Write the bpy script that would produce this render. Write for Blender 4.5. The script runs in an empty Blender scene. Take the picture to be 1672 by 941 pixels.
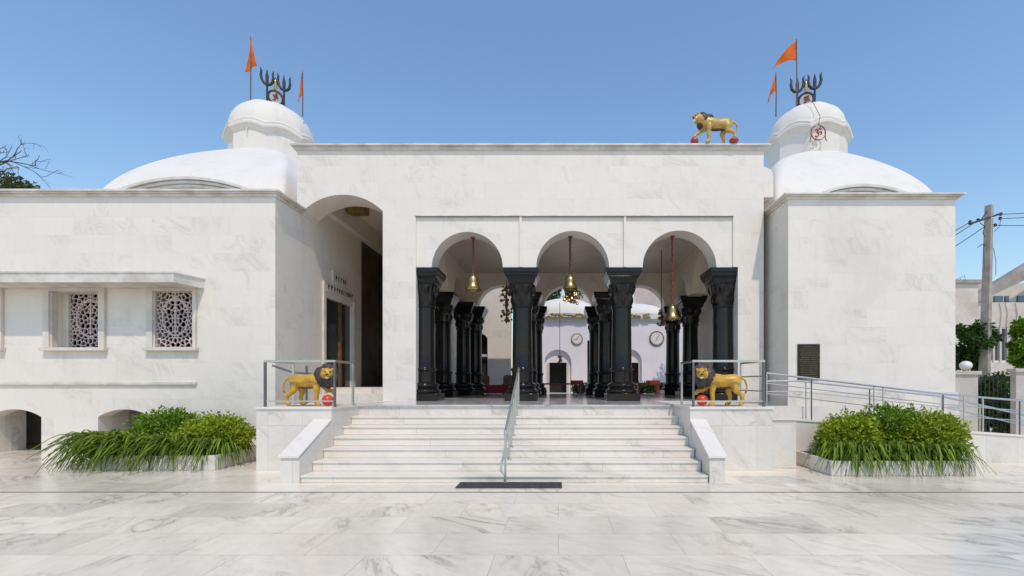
import bpy, bmesh, math, random
import numpy as np
from mathutils import Vector, Matrix, noise as mnoise

PI = math.pi
R = math.radians
sc = bpy.context.scene
COL = sc.collection
# ------------------------------------------------------------------ camera
F, CX, CY, H = 760.0, 912.0, 626.0, 1.55          # focal length, vanishing point (photo pixels), eye height
cam = bpy.data.cameras.new('camera')
cam.sensor_width = 36.0
cam.lens = 36.0 * F / 1672
cam.shift_x = -(CX - 836) / 1672
cam.shift_y = (CY - 470.5) / 1672
cam.clip_end = 2000
co = bpy.data.objects.new('camera', cam)
COL.objects.link(co)
co.location = (0, 0, H)
co.rotation_euler = (R(90), 0, 0)
sc.camera = co
# ------------------------------------------------------------------ sky and sun
SUN_EL, SUN_AZ = 57.0, 16.0                          # azimuth to the right of straight behind the camera
to_sun = Vector((math.sin(R(SUN_AZ)) * math.cos(R(SUN_EL)), -math.cos(R(SUN_AZ)) * math.cos(R(SUN_EL)), math.sin(R(SUN_EL))))
w = bpy.data.worlds.new('World')
sc.world = w
w.use_nodes = True
nt = w.node_tree
sky = nt.nodes.new('ShaderNodeTexSky')
sky.sky_type = 'NISHITA'
sky.sun_disc = False
sky.sun_elevation = R(SUN_EL)
sky.sun_rotation = math.atan2(to_sun.x, to_sun.y)
sky.altitude = 0
sky.air_density = 1.6
sky.dust_density = 0.25
sky.ozone_density = 6.6
nt.nodes['Background'].inputs['Strength'].default_value = 0.15
nt.links.new(sky.outputs[0], nt.nodes['Background'].inputs['Color'])
sl = bpy.data.lights.new('sun', 'SUN')
sl.energy = 2.2
sl.angle = R(0.53)
sl.color = (1.0, 0.87, 0.71)
so = bpy.data.objects.new('sun', sl)
COL.objects.link(so)
so.rotation_euler = to_sun.to_track_quat('Z', 'Y').to_euler()
so.location = (5, -10, 20)
sc.view_settings.view_transform = 'Standard'
sc.view_settings.look = 'None'
sc.view_settings.exposure = 0.16
sc.view_settings.gamma = 1.0
sc.cycles.max_bounces = 10
sc.cycles.diffuse_bounces = 6
sc.cycles.glossy_bounces = 4
sc.cycles.sample_clamp_indirect = 6.0
try:
    sc.cycles.use_denoising = True
except Exception:
    pass


def PX(px, D): return (px - CX) * D / F
def PZ(py, D): return H + (CY - py) * D / F
def P(px, py, D): return (PX(px, D), D, PZ(py, D))


# ------------------------------------------------------------------ materials
class NT:
    def __init__(s, name):
        s.m = bpy.data.materials.new(name)
        s.m.use_nodes = True
        s.t = s.m.node_tree
        s.b = s.t.nodes['Principled BSDF']
    def n(s, kind, **kw):
        nd = s.t.nodes.new(kind)
        for k, v in kw.items():
            if k.startswith('_'):
                setattr(nd, k[1:], v)
            else:
                key = int(k[1:]) if k[0] == 'i' and k[1:].isdigit() else k.replace('__', ' ')
                s.put(nd.inputs[key], v)
        return nd
    def put(s, sock, v):
        if isinstance(v, bpy.types.NodeSocket):
            s.t.links.new(v, sock)
        elif isinstance(v, (tuple, list)) and sock.type == 'RGBA':
            sock.default_value = (*v, 1) if len(v) == 3 else v
        else:
            sock.default_value = v
    def math(s, op, a, b=None, clamp=False):
        nd = s.n('ShaderNodeMath', _operation=op, _use_clamp=clamp, i0=a)
        if b is not None:
            s.put(nd.inputs[1], b)
        return nd.outputs[0]
    def mix(s, fac, a, b):
        nd = s.n('ShaderNodeMix', _data_type='RGBA')
        s.put(nd.inputs['Factor'], fac)
        s.put(nd.inputs[6], a)
        s.put(nd.inputs[7], b)
        return nd.outputs[2]
    def ramp(s, f, a, b, lo=0.0, hi=1.0):
        nd = s.n('ShaderNodeMapRange', _interpolation_type='SMOOTHSTEP')
        for i, v in enumerate((f, a, b, lo, hi)):
            s.put(nd.inputs[i], v)
        return nd.outputs[0]
    def noise(s, vec, scale, detail=4, rough=0.55, dist=0.0):
        nd = s.n('ShaderNodeTexNoise', Scale=scale, Detail=detail, Roughness=rough, Distortion=dist)
        if vec is not None:
            s.put(nd.inputs['Vector'], vec)
        return nd.outputs[0]
    def bump(s, h, strength, dist=0.01):
        nd = s.n('ShaderNodeBump', Strength=strength, Distance=dist, Height=h)
        s.put(s.b.inputs['Normal'], nd.outputs[0])
    def set(s, **kw):
        for k, v in kw.items():
            s.put(s.b.inputs[k.replace('__', ' ')], v)
        return s.m


def marble(name, base, vein, tile=(0.72, 0.37), floor=False, rough=0.35, tint=0.07, vs=0.5, seam=0.25, stain=0.0,
           stain_col=(0.42, 0.36, 0.28), vscale=1.0, offset=0.5, mortar=0.004, dark_tiles=0.0, streak=0.0):
    g = NT(name)
    pos = g.n('ShaderNodeNewGeometry').outputs['Position']
    sp = g.n('ShaderNodeSeparateXYZ', Vector=pos)
    x, y, z = sp.outputs
    if floor:
        u, v = x, y
    else:
        u, v = g.math('ADD', x, y), z
    uv = g.n('ShaderNodeCombineXYZ', X=u, Y=v, Z=0.0).outputs[0]
    br = g.n('ShaderNodeTexBrick', _offset=offset, _offset_frequency=2, Vector=uv, Color1=(0, 0, 0), Color2=(1, 1, 1), Mortar=(0.5, 0.5, 0.5),
             Scale=1.0, Mortar__Size=mortar, Mortar__Smooth=0.3, Bias=0.0, Brick__Width=tile[0], Row__Height=tile[1])
    rnd = g.n('ShaderNodeSeparateColor', Color=br.outputs['Color']).outputs[0]
    off = g.math('MULTIPLY', rnd, 31.7)
    pv = g.n('ShaderNodeCombineXYZ', X=u, Y=v, Z=off).outputs[0]
    # a lean to the veins of each slab
    rot = g.n('ShaderNodeVectorRotate', _rotation_type='Z_AXIS', Vector=pv, Angle=g.math('MULTIPLY_ADD', rnd, 1.3))
    rot.inputs['Angle'].links[0].from_node.inputs[2].default_value = 0.2
    mp = g.n('ShaderNodeMapping', Vector=rot.outputs[0])
    mp.inputs['Scale'].default_value = (1.0 * vscale, 2.3 * vscale, 1.0)
    q = mp.outputs[0]
    n1 = g.noise(q, 0.9, 7, 0.6, 1.4)
    ridge = g.math('ABSOLUTE', g.math('SUBTRACT', n1, 0.5))
    thin = g.ramp(ridge, 0.0, 0.022, 1.0, 0.0)
    wide = g.ramp(ridge, 0.0, 0.11, 1.0, 0.0)
    mask = g.ramp(g.noise(q, 0.55, 3, 0.5, 0.4), 0.46, 0.66)
    fine = g.noise(q, 5.0, 5, 0.6, 0.6)
    vm = g.math('MULTIPLY', g.math('ADD', g.math('MULTIPLY', thin, 0.65), g.math('MULTIPLY', wide, 0.55)), mask)
    cloud = g.ramp(fine, 0.35, 0.75, 0.0, 0.25)
    vm = g.math('MULTIPLY', g.math('ADD', vm, cloud), vs, True)
    col = g.mix(vm, base, vein)
    # per-slab tone
    wn = g.n('ShaderNodeTexWhiteNoise', _noise_dimensions='1D', W=off)
    t = g.math('SUBTRACT', 1.0, g.math('MULTIPLY', wn.outputs[0], tint))
    if dark_tiles:
        dk = g.ramp(wn.outputs[0], 0.80, 0.95, 0.0, dark_tiles)
        t = g.math('SUBTRACT', t, dk)
    hs = g.n('ShaderNodeHueSaturation', Color=col, Value=t)
    col = hs.outputs[0]
    if stain:
        big = g.ramp(g.noise(g.n('ShaderNodeCombineXYZ', X=u, Y=g.math('MULTIPLY', v, 0.6), Z=1.7).outputs[0], 0.7, 6, 0.65, 0.8), 0.52, 0.78)
        col = g.mix(g.math('MULTIPLY', big, stain), col, stain_col)
    if streak:
        sv = g.n('ShaderNodeCombineXYZ', X=g.math('MULTIPLY', u, 7.0), Y=g.math('MULTIPLY', v, 0.8), Z=4.0).outputs[0]
        st = g.ramp(g.noise(sv, 1.0, 5, 0.6, 0.3), 0.55, 0.8)
        col = g.mix(g.math('MULTIPLY', st, streak), col, stain_col)
    col = g.mix(g.math('MULTIPLY', br.outputs['Fac'], seam), col, (base[0] * .35, base[1] * .32, base[2] * .28))
    rr = g.ramp(g.noise(uv, 3.0, 4), 0.3, 0.7, rough * 0.8, rough * 1.25)
    g.bump(g.math('SUBTRACT', g.math('MULTIPLY', fine, 0.15), br.outputs['Fac']), 0.12, 0.004)
    return g.set(Base__Color=col, Roughness=rr)


def plain(name, col, rough=0.6, var=0.12, scale=6.0, metal=0.0, bump=0.0, col2=None, spec=0.5, trans=0.0):
    g = NT(name)
    tc = g.n('ShaderNodeTexCoord').outputs['Object']
    n = g.noise(tc, scale, 6, 0.6)
    c2 = col2 or tuple(c * (1 - var * 2.2) for c in col)
    c = g.mix(g.ramp(n, 0.3, 0.72), tuple(min(1, a * (1 + var * .4)) for a in col), c2)
    if bump:
        g.bump(g.noise(tc, scale * 3, 6), bump, 0.01)
    return g.set(Base__Color=c, Roughness=rough, Metallic=metal, Specular__IOR__Level=spec)


def leafmat(name, a, b, scale=9.0):
    g = NT(name)
    pos = g.n('ShaderNodeNewGeometry').outputs['Position']
    geo = g.n('ShaderNodeNewGeometry')
    n = g.noise(pos, scale, 3)
    r = geo.outputs['Random Per Island']
    f = g.math('MULTIPLY_ADD', r, 0.6, False)
    f.node.inputs[2].default_value = 0.0
    f2 = g.math('ADD', f, g.ramp(n, 0.3, 0.7, 0.0, 0.4))
    c = g.mix(f2, a, b)
    g.set(Base__Color=c, Roughness=0.5, Specular__IOR__Level=0.25)
    tr = g.n('ShaderNodeBsdfTranslucent', Color=g.mix(0.5, c, (b[0] * 1.4, b[1] * 1.5, b[2])))
    ms = g.n('ShaderNodeMixShader', i0=0.22, i1=g.b.outputs[0], i2=tr.outputs[0])
    g.t.links.new(ms.outputs[0], g.t.nodes['Material Output'].inputs['Surface'])
    return g.m


M = {}
M['wall'] = marble('white_marble_cladding', (0.785, 0.725, 0.65), (0.48, 0.43, 0.36), tile=(0.86, 0.40), rough=0.45, tint=0.035, vs=0.32, seam=0.08, stain=0.20, streak=0.14)
M['inner'] = marble('shaded_hall_marble', (0.86, 0.75, 0.62), (0.58, 0.47, 0.37), tile=(1.2, 0.8), rough=0.4, tint=0.05, vs=0.4, seam=0.3, stain=0.15)
M['base'] = marble('weathered_plinth_marble', (0.76, 0.71, 0.645), (0.44, 0.40, 0.34), tile=(0.62, 0.80), rough=0.4, tint=0.10, vs=0.6, seam=0.35, stain=0.12, streak=0.17, offset=0.0)
M['step'] = marble('step_marble', (0.80, 0.735, 0.65), (0.50, 0.45, 0.38), tile=(2.3, 5.0), rough=0.38, tint=0.06, vs=0.55, seam=0.4, stain=0.10, offset=0.37)
M['plaza'] = marble('polished_plaza_marble', (0.86, 0.765, 0.625), (0.46, 0.41, 0.34), tile=(1.15, 0.60), floor=True, rough=0.20, tint=0.13, vs=0.85, seam=0.38, stain=0.18, dark_tiles=0.09, mortar=0.004, vscale=0.9)
M['hallfloor'] = marble('polished_hall_floor', (0.62, 0.60, 0.57), (0.25, 0.25, 0.25), tile=(0.9, 0.9), floor=True, rough=0.12, tint=0.2, vs=0.9, seam=0.3)
M['ramp'] = marble('ramp_marble', (0.66, 0.65, 0.63), (0.4, 0.39, 0.37), tile=(1.2, 0.6), floor=True, rough=0.3, tint=0.1, vs=0.6, seam=0.3)
M['trim'] = plain('weathered_cornice_marble', (0.70, 0.665, 0.61), 0.5, 0.10, 2.5, col2=(0.50, 0.455, 0.39))
M['frame'] = plain('window_frame_marble', (0.70, 0.63, 0.56), 0.45, 0.08, 3.0)
M['plaster'] = plain('white_limewash', (0.75, 0.725, 0.685), 0.75, 0.012, 0.8, col2=(0.71, 0.68, 0.635))
g = NT('white_limewash')
ps = g.n('ShaderNodeNewGeometry').outputs['Position']
sx, sy, sz = g.n('ShaderNodeSeparateXYZ', Vector=ps).outputs
sv = g.n('ShaderNodeCombineXYZ', X=g.math('MULTIPLY', sx, 4.5), Y=g.math('MULTIPLY', sy, 4.5), Z=g.math('MULTIPLY', sz, .6)).outputs[0]
st = g.ramp(g.noise(sv, 1.0, 6, .65, .3), .50, .82)
bl = g.ramp(g.noise(ps, .9, 5, .6), .42, .75)
M['plaster'] = g.set(Base__Color=g.mix(g.math('ADD', g.math('MULTIPLY', st, .42), g.math('MULTIPLY', bl, .18)), (.755, .71, .645), (.52, .48, .42)), Roughness=.75)
M['lavender'] = plain('pale_lavender_paint', (0.82, 0.775, 0.80), 0.7, 0.03, 1.0)
M['black'] = plain('polished_black_granite', (0.016, 0.0145, 0.013), 0.13, 0.3, 30.0, col2=(0.009, 0.008, 0.007), spec=0.30)
M['lattice'] = plain('pinkish_carved_stone', (0.60, 0.49, 0.46), 0.6, 0.12, 8.0)
M['dark'] = plain('interior_shade_black', (0.02, 0.018, 0.016), 0.8, 0.2)  # near-black colour painting the shade of interiors behind openings
M['steel'] = plain('brushed_stainless_steel', (0.60, 0.58, 0.55), 0.36, 0.06, 12.0, metal=1.0)
M['steel_dark'] = plain('dull_grey_steel_post', (0.16, 0.16, 0.165), 0.4, 0.08, 12.0, metal=0.6)
M['brass'] = plain('aged_brass', (0.52, 0.39, 0.19), 0.36, 0.15, 9.0, metal=1.0, col2=(0.26, 0.18, 0.08))
M['gold'] = plain('bright_gilt', (0.75, 0.55, 0.22), 0.25, 0.1, 9.0, metal=1.0)
M['red_rope'] = plain('red_braided_rope', (0.25, 0.035, 0.03), 0.8, 0.2, 40)
M['chain'] = plain('tarnished_chain', (0.12, 0.085, 0.04), 0.5, 0.2, 40, metal=0.7)
M['lion'] = plain('ochre_enamel_paint', (0.68, 0.40, 0.045), 0.38, 0.1, 7.0, col2=(0.40, 0.20, 0.022), bump=0.05)
M['lion_gilt'] = plain('worn_gold_paint', (0.58, 0.38, 0.10), 0.36, 0.15, 8.0, col2=(0.36, 0.22, 0.05), bump=0.06)
M['mane'] = plain('dark_brown_mane_paint', (0.075, 0.053, 0.047), 0.5, 0.25, 18.0, bump=0.5)
M['ball'] = plain('orange_red_enamel', (0.62, 0.065, 0.018), 0.3, 0.12, 8.0)
M['ball_pink'] = plain('faded_red_enamel', (0.42, 0.045, 0.045), 0.35, 0.15, 8.0)
M['white'] = plain('white_enamel', (0.8, 0.78, 0.74), 0.4, 0.05)
M['ink'] = plain('black_paint', (0.012, 0.011, 0.010), 0.4, 0.1)
M['moss'] = plain('mossy_plinth_paint', (0.16, 0.17, 0.03), 0.8, 0.3, 14)
M['iron'] = plain('blackened_iron', (0.030, 0.030, 0.032), 0.5, 0.2, 14)
M['greyplate'] = plain('pale_grey_plate', (0.42, 0.44, 0.50), 0.5, 0.08)
M['red'] = plain('red_paint', (0.36, 0.03, 0.02), 0.5, 0.15)
M['maroon'] = plain('maroon_paint', (0.20, 0.03, 0.025), 0.5, 0.15)
M['flag'] = plain('saffron_cloth', (0.66, 0.125, 0.006), 0.85, 0.12, 6)
M['pole'] = plain('weathered_flag_pole', (0.16, 0.11, 0.10), 0.6, 0.25, 20)
M['rubber'] = plain('black_rubber_mat', (0.070, 0.070, 0.068), 0.7, 0.2, 20)
M['drain'] = plain('dark_drain_joint', (0.06, 0.057, 0.055), 0.7, 0.2, 5)
M['soil'] = plain('dark_soil', (0.05, 0.035, 0.022), 0.95, 0.3, 10)
M['wood'] = plain('brown_wood', (0.20, 0.10, 0.045), 0.5, 0.2, 8)
M['redcloth'] = plain('crimson_cloth', (0.26, 0.012, 0.022), 0.8, 0.15, 8)
M['passage_shade'] = plain('passage_shade_brown', (0.10, 0.065, 0.045), 0.5, 0.25, 2.0)  # dark brown paints the passage's shade; the stone there is marble
M['letter'] = plain('faded_gilt_letters', (0.13, 0.10, 0.055), 0.5, 0.2, 8)
M['glass'] = plain('dark_door_glass', (0.03, 0.045, 0.042), 0.06, 0.1, 2, spec=0.8)
M['winglass'] = plain('house_window_glass', (0.10, 0.13, 0.16), 0.1, 0.2, 0.6, spec=0.8)
M['yellow'] = plain('yellow_painted_beam', (0.26, 0.17, 0.04), 0.6, 0.15)
M['concrete'] = plain('weathered_concrete', (0.34, 0.31, 0.28), 0.85, 0.12, 1.6, col2=(0.24, 0.215, 0.19), bump=0.1)
M['pole_concrete'] = plain('utility_pole_concrete', (0.40, 0.36, 0.30), 0.85, 0.15, 3.0, bump=0.15)
M['render'] = plain('stained_cream_render', (0.60, 0.545, 0.49), 0.85, 0.10, 0.7, col2=(0.46, 0.40, 0.35))
M['pink_render'] = plain('pinkish_house_render', (0.55, 0.46, 0.42), 0.85, 0.1, 0.5)
M['pillar'] = plain('beige_gate_pillar_stone', (0.52, 0.47, 0.42), 0.7, 0.08, 2.0)
M['bark'] = plain('grey_brown_bark', (0.10, 0.075, 0.055), 0.9, 0.25, 10, bump=0.4)
M['leaf_a'] = leafmat('fresh_shrub_leaves', (0.020, 0.085, 0.006), (0.25, 0.39, 0.024))
M['leaf_y'] = leafmat('yellow_green_shrub_leaves', (0.045, 0.11, 0.008), (0.48, 0.54, 0.034))
M['lily'] = leafmat('strap_lily_leaves', (0.013, 0.056, 0.005), (0.25, 0.34, 0.034), 6.0)
M['leaf_t'] = leafmat('dark_tree_leaves', (0.016, 0.050, 0.010), (0.07, 0.13, 0.022), 2.0)
M['leaf_o'] = leafmat('olive_tree_leaves', (0.03, 0.05, 0.012), (0.10, 0.12, 0.03), 2.0)
M['hedge'] = leafmat('hedge_leaves', (0.015, 0.05, 0.008), (0.05, 0.11, 0.015), 3.0)


# ------------------------------------------------------------------ mesh helpers
class MB:
    """a mesh under construction, in world coordinates"""
    def __init__(s):
        s.bm = bmesh.new()
    def face(s, pts):
        return s.bm.faces.new([s.bm.verts.new(p) for p in pts])
    def box(s, x0, x1, y0, y1, z0, z1):
        v = [s.bm.verts.new(p) for p in ((x0, y0, z0), (x1, y0, z0), (x1, y1, z0), (x0, y1, z0), (x0, y0, z1), (x1, y0, z1), (x1, y1, z1), (x0, y1, z1))]
        for f in ((0, 3, 2, 1), (4, 5, 6, 7), (0, 1, 5, 4), (1, 2, 6, 5), (2, 3, 7, 6), (3, 0, 4, 7)):
            s.bm.faces.new([v[i] for i in f])
        return s
    def loft(s, rings, closed=True, caps=True, flip=False):
        vs = [[s.bm.verts.new(p) for p in r] for r in rings]
        n = len(vs[0])
        for a, b in zip(vs[:-1], vs[1:]):
            for i in range(n if closed else n - 1):
                j = (i + 1) % n
                s.bm.faces.new((a[i], a[j], b[j], b[i]))
        if caps and closed:
            s.bm.faces.new(list(reversed(vs[0])))
            s.bm.faces.new(vs[-1])
        return s
    def lathe(s, prof, c=(0, 0, 0), n=32, caps=True):
        return s.loft([[(c[0] + r * math.cos(2 * PI * i / n), c[1] + r * math.sin(2 * PI * i / n), c[2] + z) for i in range(n)] for r, z in prof], caps=caps)
    def tube(s, pts, r, n=8, caps=True):
        pts = [Vector(p) for p in pts]
        rs = r if isinstance(r, (list, tuple)) else [r] * len(pts)
        rings = []
        up = None
        for i, p in enumerate(pts):
            d = (pts[min(i + 1, len(pts) - 1)] - pts[max(i - 1, 0)]).normalized()
            if up is None:
                up = Vector((0, 0, 1)) if abs(d.z) < 0.9 else Vector((1, 0, 0))
            a = d.cross(up).normalized()
            b = a.cross(d).normalized()
            up = b
            rings.append([p + (a * math.cos(2 * PI * k / n) + b * math.sin(2 * PI * k / n)) * rs[i] for k in range(n)])
        return s.loft(rings, caps=caps)
    def prism(s, poly, axis, a, b):
        """poly of 2-D points pulled along an axis ('x': (y,z), 'y': (x,z), 'z': (x,y))"""
        def q(p, t):
            return {'x': (t, p[0], p[1]), 'y': (p[0], t, p[1]), 'z': (p[0], p[1], t)}[axis]
        return s.loft([[q(p, a) for p in poly], [q(p, b) for p in poly]])
    def arch_wall(s, x0, x1, y0, y1, zb, zt, arc):
        """wall from x0 to x1 with the opening under the polyline arc = [(x,z)..]; sides go down to zb"""
        xs = [(x0, zb)] if x0 < arc[0][0] - 1e-6 else []
        if arc[0][0] - x0 > 1e-4: s.box(x0, arc[0][0], y0, y1, zb, zt)
        if x1 - arc[-1][0] > 1e-4: s.box(arc[-1][0], x1, y0, y1, zb, zt)
        top = [(p[0], zt) for p in arc]
        for (a, b, c, d) in zip(arc[:-1], arc[1:], top[1:], top[:-1]):
            s.face([(a[0], y0, a[1]), (b[0], y0, b[1]), (c[0], y0, c[1]), (d[0], y0, d[1])])
            s.face([(b[0], y1, b[1]), (a[0], y1, a[1]), (d[0], y1, d[1]), (c[0], y1, c[1])])
            s.face([(a[0], y1, a[1]), (b[0], y1, b[1]), (b[0], y0, b[1]), (a[0], y0, a[1])])
            s.face([(d[0], y0, d[1]), (c[0], y0, c[1]), (c[0], y1, c[1]), (d[0], y1, d[1])])
        return s
    def arch_wall_y(s, y0, y1, x0, x1, zb, zt, arc):
        n0 = len(s.bm.verts)
        s.arch_wall(y0, y1, x0, x1, zb, zt, arc)
        s.bm.verts.ensure_lookup_table()
        for v in list(s.bm.verts)[n0:]:
            v.co = Vector((v.co.y, v.co.x, v.co.z))
        return s
    def build(s, name, mat, parent=None, smooth=False, angle=40, bevel=0.0, local=False, recalc=True):
        bmesh.ops.remove_doubles(s.bm, verts=s.bm.verts, dist=1e-5)
        if recalc:
            bmesh.ops.recalc_face_normals(s.bm, faces=s.bm.faces)
        me = bpy.data.meshes.new(name)
        if parent is not None and not local:
            o0 = world_loc(parent)
            bmesh.ops.translate(s.bm, verts=s.bm.verts, vec=-o0)
        s.bm.to_mesh(me)
        s.bm.free()
        me.materials.append(M[mat])
        if smooth:
            me.polygons.foreach_set('use_smooth', [True] * len(me.polygons))
            me.set_sharp_from_angle(angle=R(angle))
        o = bpy.data.objects.new(name, me)
        COL.objects.link(o)
        if parent is not None:
            o.parent = parent
        if bevel:
            md = o.modifiers.new('bevel', 'BEVEL')
            md.width = bevel
            md.segments = 2
            md.limit_method = 'ANGLE'
        return o


def world_loc(o):
    v = Vector((0, 0, 0))
    while o is not None:
        v = v + o.location
        o = o.parent
    return v


def tag(o, label=None, cat=None, group=None, kind=None):
    if label: o['label'] = label
    if cat: o['category'] = cat
    if group: o['group'] = group
    if kind: o['kind'] = kind
    return o


def thing(name, label, cat, loc=(0, 0, 0), group=None):
    o = bpy.data.objects.new(name, None)
    o.empty_display_size = 0.2
    COL.objects.link(o)
    o.location = loc
    return tag(o, label, cat, group)


def copy_tree(o, parent=None):
    c = o.copy()
    COL.objects.link(c)
    if parent is not None:
        c.parent = parent
    for ch in [x for x in bpy.data.objects if x.parent == o]:
        copy_tree(ch, c)
    return c


def arc_pts(cx, zs, rx, rz, n=28, a0=PI, a1=0.0):
    return [(cx + rx * math.cos(a0 + (a1 - a0) * i / n), zs + rz * math.sin(a0 + (a1 - a0) * i / n)) for i in range(n + 1)]


def seg_arc(xa, xb, zs, za, n=24):
    """a segmental arch from (xa,zs) over an apex za to (xb,zs)"""
    h, c = za - zs, (xb - xa) / 2
    r = (c * c + h * h) / (2 * h)
    cx, cz = (xa + xb) / 2, za - r
    t = math.asin(c / r)
    return [(cx + r * math.sin(-t + 2 * t * i / n), cz + r * math.cos(-t + 2 * t * i / n)) for i in range(n + 1)]


# ================================================================== the setting
DM = 11.25          # front of the entrance block
DW = 10.2           # front of the left wing
DR = 10.35          # front of the right wing
HP = 1.116          # terrace level
X_L, X_R = -4.03, 2.335

b = MB(); b.face([(-150, -60, 0), (150, -60, 0), (150, 250, 0), (-150, 250, 0)])
tag(b.build('plaza', 'plaza'), kind='structure')
yd = 6.62
b = MB()
b.face([(-40, yd + .02, .004), (40, yd - .06, .004), (40, yd - .035, .004), (-40, yd + .045, .004)])
tag(b.build('drain_line', 'drain'), kind='structure')

# terrace (hall floor) and courtyard behind it
b = MB()
b.box(X_L, X_R, 9.42, DM + 0.02, 0, HP - .035)
b.box(-6.19, 5.4, DM + .02, 18.6, 0, HP - .035)
tag(b.build('terrace', 'base'), kind='structure')
b = MB()
b.box(X_L + .002, X_R - .002, 9.38, DM + .01, HP - .035, HP)
b.box(-6.19, 5.39, DM + .01, 18.6, HP - .035, HP)
tag(b.build('terrace_floor', 'hallfloor'), kind='structure')
b = MB(); b.box(-10, 9, 18.6, 30, 0.9, HP - .06)
tag(b.build('courtyard_ground', 'ramp'), kind='structure')

# ================================================================== entrance hall building
hall = thing('entrance_hall', 'white marble temple entrance block with three arches on black granite columns', 'temple', (0.3, 14, HP))
TOP = PZ(246, DM)                 # underside of cornice
ZT = PZ(233.5, DM - .12)          # top of cornice
XA, XB = PX(485, DM), PX(1247, DM)   # block edges
xo0, xo1 = -6.2, PX(625, DM)      # side passage opening
xp0, xp1 = PX(679, DM), PX(1197, DM)  # recessed panel
zp = PZ(353.5, DM)
zs_arch = PZ(436, DM)
XCOL = [-3.36, -0.91, 1.585, 4.12]
ARCH_X = [PX(763, DM + .05), PX(935, DM + .05), PX(1109.5, DM + .05)]
ARCH_R = [.862, .885, .895]
TH = .60
b = MB()
# over the side passage (stands clear of the wing's roof on its outer end)
pa = seg_arc(xo0 + .02, xo1, PZ(345, DM), PZ(318, DM))
b.arch_wall(xo0 + .02, xo1, DM, DM + .75, 5.6, TOP, pa)
b.box(XA, xo0 + .02, DM, DM + .75, 5.62, TOP)
b.box(xo1, xp0, DM, DM + TH, HP, TOP)            # pier
b.box(xp0, xp1, DM, DM + TH, zp, TOP)            # above the panel
b.box(xp1, PX(1205, DM), DM, DM + TH, zs_arch, TOP)
b.box(PX(1205, DM), XB, DM, DM + TH, HP, TOP)
b.build('front_wall', 'wall', hall)
b = MB()
bounds = [xp0, PX(850, DM + .05), PX(1020.5, DM + .05), xp1]
for i in range(3):
    b.arch_wall(bounds[i], bounds[i + 1], DM + .045, DM + TH, zs_arch, zp, arc_pts(ARCH_X[i], zs_arch, ARCH_R[i], ARCH_R[i]))
b.build('arcade_wall', 'wall', hall)
for px in (850, 1020.5):
    b = MB(); b.box(PX(px, DM) - .028, PX(px, DM) + .028, DM - .003, DM + .047, zs_arch, zp)
    b.build('divider_strip', 'wall', hall)
b = MB()
b.box(xp0 - .02, xp1 + .02, DM - .022, DM + .044, zp, zp + .03)
b.build('panel_moulding', 'trim', hall)
b = MB()     # cornice with two steps
b.box(XA - .05, XB + .05, DM - .05, DM + .8, TOP, TOP + .075)
b.box(XA - .11, XB + .12, DM - .12, DM + .85, TOP + .075, TOP + .11)
b.box(XA - .10, XB + .11, DM - .11, DM + .84, TOP + .11, ZT)
b.build('cornice', 'trim', hall, bevel=.012)
b = MB(); b.box(XA, XB, DM + .75, 18.2, TOP - .25, TOP - .02)
b.build('roof', 'plaster', hall)
b = MB()     # side walls of the upper storey
b.box(XA, XA + .3, DM + .75, 18.2, 6.05, TOP - .25)
b.build('side_wall', 'wall', hall)
b = MB()
b.box(XB - .3, XB, DM + TH, 17.0, 5.3, TOP - .25)
b.box(XB - .3, XB, DM + TH, 12.9, HP, 5.3)
b.build('side_wall', 'wall', hall)
# little rounded shoulder that bridges the gap to the right wing
zs0, zs1 = PZ(322, DM), PZ(272, DM)
b = MB()
xs1 = PX(1263, DM)
poly = [(XB, zs0), (xs1, zs0), (xs1, zs1 - .22)] + [(xs1 - .22 + .22 * math.cos(a), zs1 - .22 + .20 * math.sin(a)) for a in [R(20 * k) for k in range(1, 5)]] + [(XB, zs1)]
b.prism(poly, 'y', DM + .004, DM + .7)
b.build('bridge_shoulder', 'wall', hall)
# hall ceiling and inner walls
ZC = PZ(449, 17.4)
b = MB()
b.box(-3.95, XB - .31, DM + TH + .002, 17.9, ZC, ZC + .2)
b.build('ceiling', 'inner', hall)
b = MB()     # partition between hall and side passage
b.box(-4.17, -3.96, DM + TH + .002, 18.3, HP, 6.6)
b.build('partition_wall', 'inner', hall)
b = MB()     # back arcade
DB = 17.4
zsb = PZ(505, DB)
XB3 = [-3.30, -0.87, 1.56, 4.2]
bb = [-3.95, -.87, 1.56, XB - .31]
for i, (cx, r) in enumerate(((-2.1, .9), (.343, .9), (3.0, .92))):
    b.arch_wall(bb[i], bb[i + 1], DB - .25, DB + .25, zsb, ZC, arc_pts(cx, zsb, r, PZ(468, DB) - zsb))
b.build('back_arcade_wall', 'inner', hall)
b = MB()
b.box(-3.95, XB - .32, DB - .30, DB - .255, ZC - .14, ZC - .002)
b.build('ceiling_moulding', 'inner', hall)
for (x0, x1) in ((-3.88, -3.40), (4.12, 4.55)):     # arches that run front to back
    b = MB()
    ys = [DM + TH + .003, 14.7, DB - .31]
    for k in range(2):
        ya, yb_ = ys[k], ys[k + 1]
        cy, r = (ya + yb_) / 2, (yb_ - ya) / 2 - .36
        b.arch_wall_y(ya, yb_, x0, x1, zsb, ZC - .002, arc_pts(cy, zsb, r, min(r, 1.05)))
    b.build('side_arcade_wall', 'inner', hall)
b = MB()
b.box(5.0, 5.3, 13.0, 16.8, HP, 5.2)
b.build('aisle_wall', 'inner', hall)
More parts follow.
